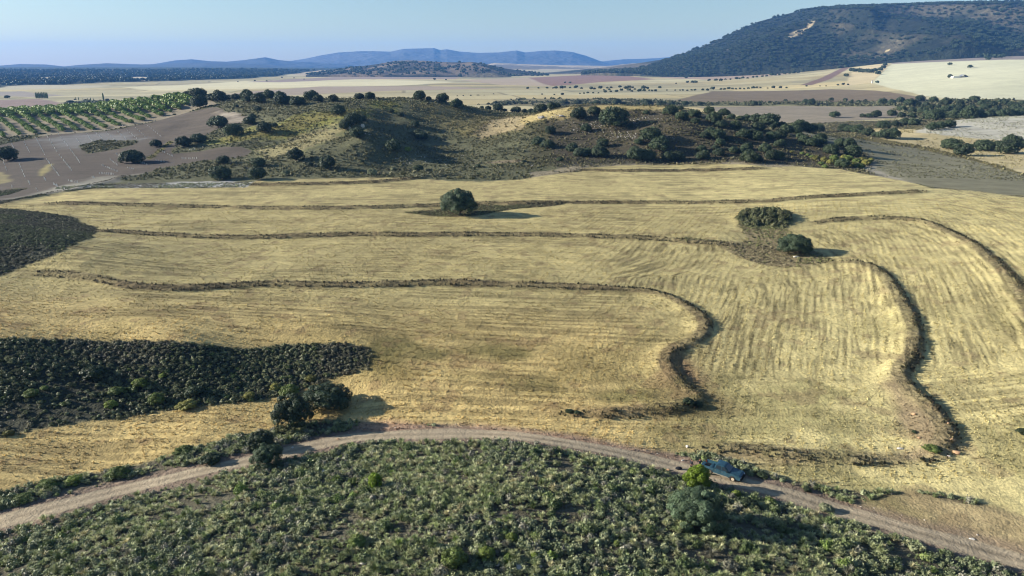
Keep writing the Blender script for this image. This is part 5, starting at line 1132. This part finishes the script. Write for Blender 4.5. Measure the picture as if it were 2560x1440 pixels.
for s in (-1, 1):
    for (a, b, c, d) in ((-.82, -.08, -.1, -.7), (.02, .82, .34, 0.0)): bm_obj('side_window', side_win(a, b, c, d, s), M_glass, truck)
    bm_obj('wing_mirror', lambda bm: box(bm, .72, .86, s * (HW + .02) - .0, s * (HW + .2), 1.14, 1.3), M_black, truck, .02)
    bm_obj('sill', lambda bm: box(bm, -.98, .98, s * (HW + .002) if s > 0 else -HW - .05, s * (HW + .05) if s > 0 else -HW - .002, .38, .5), M_dust, truck, .012)
    dr = bm_obj('door', lambda bm: box(bm, -.02, .9, s * (HW + .003) if s > 0 else -HW - .018, s * (HW + .018) if s > 0 else -HW - .003, .53, 1.07), M_paint, truck, .006)
    bm_obj('handle', lambda bm: box(bm, .05, .2, s * (HW + .02) if s > 0 else -HW - .04, s * (HW + .04) if s > 0 else -HW - .02, .93, .97), M_chr, dr)
    dr = bm_obj('door', lambda bm: box(bm, -.88, -.05, s * (HW + .003) if s > 0 else -HW - .018, s * (HW + .018) if s > 0 else -HW - .003, .53, 1.07), M_paint, truck, .006)
    bm_obj('handle', lambda bm: box(bm, -.82, -.67, s * (HW + .02) if s > 0 else -HW - .04, s * (HW + .04) if s > 0 else -HW - .02, .93, .97), M_chr, dr)
    bm_obj('headlight', lambda bm: box(bm, 2.44, 2.52, s * .5 if s > 0 else -.8, s * .8 if s > 0 else -.5, .72, .9), M_lamp, truck, .015)
    bm_obj('tail_light', lambda bm: box(bm, -2.56, -2.5, s * .72 if s > 0 else -.85, s * .85 if s > 0 else -.72, .7, 1.0), M_red, truck, .01)
    for cx in (-1.5, 1.5):
        def ty(bm):
            rs_ = [(.36, .10), (.385, .07), (.385, -.07), (.36, -.10), (.22, -.10), (.22, .10)]; k = 24
            vv = [[bm.verts.new((r * math.cos(2*math.pi*j/k), w_, r * math.sin(2*math.pi*j/k))) for j in range(k)] for r, w_ in rs_]
            for i in range(6):
                for j in range(k): bm.faces.new((vv[i][j], vv[i][(j+1) % k], vv[(i+1) % 6][(j+1) % k], vv[(i+1) % 6][j]))
        def rim(bm):
            bmesh.ops.create_cone(bm, cap_ends=True, segments=20, radius1=.225, radius2=.225, depth=.13, matrix=Matrix.Rotation(math.pi/2, 4, 'X'))
            bmesh.ops.create_cone(bm, cap_ends=True, segments=12, radius1=.07, radius2=.05, depth=.2, matrix=Matrix.Rotation(math.pi/2, 4, 'X'))
        w_ = bpy.data.objects.new('wheel', None); COL.objects.link(w_); w_.parent = truck; w_.location = (cx, s * (HW - .08), .385)
        bm_obj('tyre', ty, M_rub, w_, 0, True); bm_obj('rim', rim, M_rim, w_)
def wscreen(bm):
    vs = [bm.verts.new(p) for p in ((1.0, -.72, 1.15), (1.0, .72, 1.15), (.44, .58, 1.6), (.44, -.58, 1.6))]; fc = bm.faces.new(vs)
    r = bmesh.ops.extrude_face_region(bm, geom=[fc]); bmesh.ops.translate(bm, verts=[v for v in r['geom'] if isinstance(v, bmesh.types.BMVert)], vec=(.03, 0, .03))
bm_obj('windscreen', wscreen, M_glass, truck)
def rscreen(bm):
    vs = [bm.verts.new(p) for p in ((-.945, -.65, 1.16), (-.945, .65, 1.16), (-.87, .55, 1.55), (-.87, -.55, 1.55))]; fc = bm.faces.new(vs)
    r = bmesh.ops.extrude_face_region(bm, geom=[fc]); bmesh.ops.translate(bm, verts=[v for v in r['geom'] if isinstance(v, bmesh.types.BMVert)], vec=(-.03, 0, .01))
bm_obj('rear_window', rscreen, M_glass, truck)
bm_obj('bumper', lambda bm: box(bm, 2.5, 2.64, -.82, .82, .42, .62), M_black, truck, .03)
bm_obj('bumper', lambda bm: box(bm, -2.72, -2.56, -.7, .7, .4, .52), M_black, truck, .02)
bm_obj('grille', lambda bm: box(bm, 2.485, 2.53, -.46, .46, .66, .9), M_black, truck, .01)
bm_obj('bonnet', lambda bm: prism(bm, [(1.2, 1.123), (2.25, 1.035), (2.25, 1.055), (1.2, 1.145)], -.6, .6), M_paint, truck, .006)
bm_obj('underbody', lambda bm: box(bm, -2.3, 2.3, -.6, .6, .28, .43), M_black, truck)

# ------------------------------------------------------------------ two persons behind the tailgate
M_skin = plain_mat('skin', srgb(140,100,80), .6, 6, .08); M_cl = plain_mat('dark_clothes', srgb(34,36,42), .9, 6, .25); M_tr = plain_mat('dark_trousers', srgb(52,50,48), .9, 6, .2); M_hair = plain_mat('dark_hair', srgb(30,24,20), .8, 10, .2); M_shoe = plain_mat('shoes', srgb(40,34,30), .8, 6, .2)
def skin_obj(name, joints, edges, mat, parent, root=0, sub=1):
    me = bpy.data.meshes.new(name); me.from_pydata([j[0] for j in joints], edges, []); o = bpy.data.objects.new(name, me); COL.objects.link(o); o.parent = parent
    m = o.modifiers.new('Skin', 'SKIN'); m.use_smooth_shade = True; o.modifiers.new('Subsurf', 'SUBSURF').levels = sub; o.modifiers[-1].render_levels = sub
    for i, j in enumerate(joints):
        r = j[1]; me.skin_vertices[0].data[i].radius = (r, r) if isinstance(r, float) else r; me.skin_vertices[0].data[i].use_root = (i == root)
    # bake so that the body is plain mesh
    dg = bpy.context.evaluated_depsgraph_get(); nm = bpy.data.meshes.new_from_object(o.evaluated_get(dg)); o.modifiers.clear(); o.data = nm; nm.name = name
    nm.materials.clear(); nm.materials.append(mat); return o
def person(u, v, yaw, label, arm, h=1.75):
    x, y = P(u, v, 20, 200); e = bpy.data.objects.new('person', None); COL.objects.link(e); e.location = (x, y, float(height(x, y)[0])); e.rotation_euler = (0, 0, yaw); k = h / 1.75; e.scale = (k, k, k)
    e['label'] = label; e['category'] = 'person'
    J = [((0,0,.95),(.11,.08)), ((0,0,1.15),(.10,.07)), ((0,0,1.38),(.12,.08)), ((0,.01,1.5),.058), ((0,.015,1.56),.062), ((0,.02,1.66),(.085,.1)), ((0,.02,1.74),.055),
         ((-.1,0,.88),.095), ((-.11,.03,.5),.06), ((-.11,-.02,.09),.042), ((-.11,.13,.04),.036), ((.1,0,.88),.095), ((.12,.0,.5),.06), ((.13,-.04,.09),.042), ((.13,.11,.04),.036),
         ((-.2,0,1.4),.045), ((.2,0,1.4),.045)]
    E = [(0,1),(1,2),(2,3),(3,4),(4,5),(5,6),(0,7),(7,8),(8,9),(9,10),(0,11),(11,12),(12,13),(13,14),(2,15),(2,16)]
    for s, sh in ((-1, 15), (1, 16)):
        (ex, ey_, ez), (hx, hy, hz) = arm[0 if s < 0 else 1]; n0 = len(J)
        J += [((s*ex, ey_, ez), .032), ((s*hx, hy, hz), .026), ((s*hx, hy+.05, hz-.04), (.038, .018))]; E += [(sh, n0), (n0, n0+1), (n0+1, n0+2)]
        for f, (fx, L_) in enumerate([(-.03,.07),(-.01,.085),(.01,.08),(.03,.065)]):
            m_ = len(J); J += [((s*hx+fx, hy+.085, hz-.06), .009), ((s*hx+fx, hy+.085+L_*.6, hz-.075-L_*.5), .008)]; E += [(n0+2, m_), (m_, m_+1)]
        m_ = len(J); J += [((s*hx-s*.045, hy+.06, hz-.03), .010), ((s*hx-s*.06, hy+.1, hz-.04), .009)]; E += [(n0+2, m_), (m_, m_+1)]
    b = skin_obj('body', J, E, M_skin, e)
    jk = [((0,0,.93),(.165,.125)), ((0,0,1.16),(.15,.115)), ((0,0,1.38),(.185,.125)), ((0,.01,1.47),.09), ((-.2,0,1.4),.085), ((.2,0,1.4),.085)]; je = [(0,1),(1,2),(2,3),(2,4),(2,5)]
    for s, sh in ((-1, 4), (1, 5)):
        (ex, ey_, ez), (hx, hy, hz) = arm[0 if s < 0 else 1]; n0 = len(jk); jk += [((s*ex, ey_, ez), .072), ((s*(ex*.15+hx*.85), ey_*.15+hy*.85, ez*.15+hz*.85), .056)]; je += [(sh, n0), (n0, n0+1)]
    skin_obj('jacket', jk, je, M_cl, e)
    skin_obj('trousers', [((0,0,.96),(.16,.12)), ((-.1,0,.86),.108), ((-.11,.03,.5),.075), ((-.11,-.02,.12),.06), ((.1,0,.86),.108), ((.12,0,.5),.075), ((.13,-.04,.12),.06)], [(0,1),(1,2),(2,3),(0,4),(4,5),(5,6)], M_tr, e)
    for s, fy in ((-.11, 0), (.13, -.02)): skin_obj('shoe', [((s, fy-.05, .05),.05), ((s, fy+.08, .045),.05), ((s, fy+.17, .035),.04)], [(0,1),(1,2)], M_shoe, e)
    skin_obj('hair', [((0,-.03,1.62),(.088,.07)), ((0,-.01,1.72),(.093,.1)), ((0,.03,1.765),(.07,.075))], [(0,1),(1,2)], M_hair, e)
    for s in (-.035, .035): bm_obj('eye', lambda bm: bmesh.ops.create_uvsphere(bm, u_segments=8, v_segments=6, radius=.012, matrix=Matrix.Translation((s, .118, 1.67))), M_black, e)
    bm_obj('nose', lambda bm: bmesh.ops.create_cone(bm, cap_ends=True, segments=6, radius1=.018, radius2=.006, depth=.05, matrix=Matrix.Translation((0, .125, 1.645))), M_skin, e)
    bm_obj('mouth', lambda bm: box(bm, -.025, .025, .108, .116, 1.603, 1.611), plain_mat('lips', srgb(140,84,72), .6), e)
    for s in (-1, 1): bm_obj('ear', lambda bm: bmesh.ops.create_uvsphere(bm, u_segments=8, v_segments=6, radius=.026, matrix=Matrix.Translation((s*.093, .02, 1.65)) @ Matrix.Diagonal((.4, .7, 1, 1))), M_skin, e)
    return e
person(1727, 1178, -1.2, 'person in dark clothes standing apart on the track, behind the bright green bush', [((.26,.03,1.14),(.24,.16,.94)), ((.26,.03,1.14),(.24,.16,.94))])
person(1748, 1176, -.2, 'person in dark clothes at the tail of the pickup, one arm raised', [((.27,.08,1.18),(.2,.3,1.2)), ((.27,.1,1.2),(.14,.28,1.42))])
# dark bundle lying on the track
x, y = P(1697, 1173, 20, 200); z = float(height(x, y)[0])
def bagm(bm):
    bmesh.ops.create_uvsphere(bm, u_segments=16, v_segments=10, radius=.5)
    for v in bm.verts:
        n_ = math.sin(v.co.x * 9) * math.cos(v.co.y * 7) * .06; v.co = Vector((v.co.x * 1.3, v.co.y * .7, max(-.22, v.co.z * .62))) * (1 + n_)
bag = bpy.data.objects.new('bag', None); COL.objects.link(bag); bag.location = (x, y, z + .14); bag.scale = (.7, .7, .65); bag['label'] = 'black bag lying at the near edge of the track left of the persons'; bag['category'] = 'bag'
bm_obj('bag_body', bagm, M_cl, bag, 0, True)
for s in (-.12, .12): bm_obj('strap', lambda bm: [bm.faces.new([bm.verts.new(p) for p in q_]) for q_ in [[(-.35+.7*i/8, s-.02, .22+.14*math.sin(math.pi*i/8)), (-.35+.7*(i+1)/8, s-.02, .22+.14*math.sin(math.pi*(i+1)/8)), (-.35+.7*(i+1)/8, s+.02, .22+.14*math.sin(math.pi*(i+1)/8)), (-.35+.7*i/8, s+.02, .22+.14*math.sin(math.pi*i/8))] for i in range(8)]], M_black, bag)

# ------------------------------------------------------------------ farm shed, marker post
M_wh = plain_mat('white_wall', srgb(225,222,212), .9, .6, .06); M_rf = plain_mat('grey_roof', srgb(120,124,130), .8, .4, .1)
x, y = P(2398, 194, 900); z = float(height(x, y)[0]); sc_ = float(scale_at(x, y))
shed = bpy.data.objects.new('farm_shed', None); COL.objects.link(shed); shed.location = (x, y, z); shed['label'] = 'low white farm shed with grey gabled end on the pale field'; shed['category'] = 'farm shed'
a_ = 18 * sc_; h_ = 3.2 * sc_
bm_obj('wall', lambda bm: box(bm, -a_, 0, -4, 4, -1, h_), M_wh, shed)
bm_obj('wall', lambda bm: box(bm, .05, a_, -5, 5, -1, h_), M_rf, shed)
bm_obj('roof', lambda bm: [bm.faces.new([bm.verts.new(p) for p in q_]) for q_ in [[(-.4, -5.6, h_ - .1), (a_/2, -5.6, h_ + 3.2), (a_/2, 5.6, h_ + 3.2), (-.4, 5.6, h_ - .1)], [(a_/2, -5.6, h_ + 3.2), (a_ + .5, -5.6, h_ - .1), (a_ + .5, 5.6, h_ - .1), (a_/2, 5.6, h_ + 3.2)]]], M_rf, shed)
bm_obj('roof', lambda bm: prism(bm, [(-a_ - .3, h_ + .02), (-.45, h_ + .02), (-.45, h_ + .5), (-a_ - .3, h_ + .35)], -4.4, 4.4), M_wh, shed)
bm_obj('door', lambda bm: box(bm, a_*.4, a_*.65, -5.12, -5.02, 0, h_*.8), M_black, shed)
x, y = P(2180, 208, 900); z = float(height(x, y)[0]); s_ = float(scale_at(x, y))
po = bpy.data.objects.new('white_post', None); COL.objects.link(po); po.location = (x, y, z); po['label'] = 'small white post-like hut at the track fork under the mountain'; po['category'] = 'hut'
bm_obj('wall', lambda bm: box(bm, -1.1*s_, 1.1*s_, -1.1*s_, 1.1*s_, -.5, 5.5*s_), M_wh, po)
bm_obj('roof', lambda bm: prism(bm, [(-1.3*s_, 5.52*s_), (1.3*s_, 5.52*s_), (0, 7*s_)], -1.3*s_, 1.3*s_), M_rf, po)
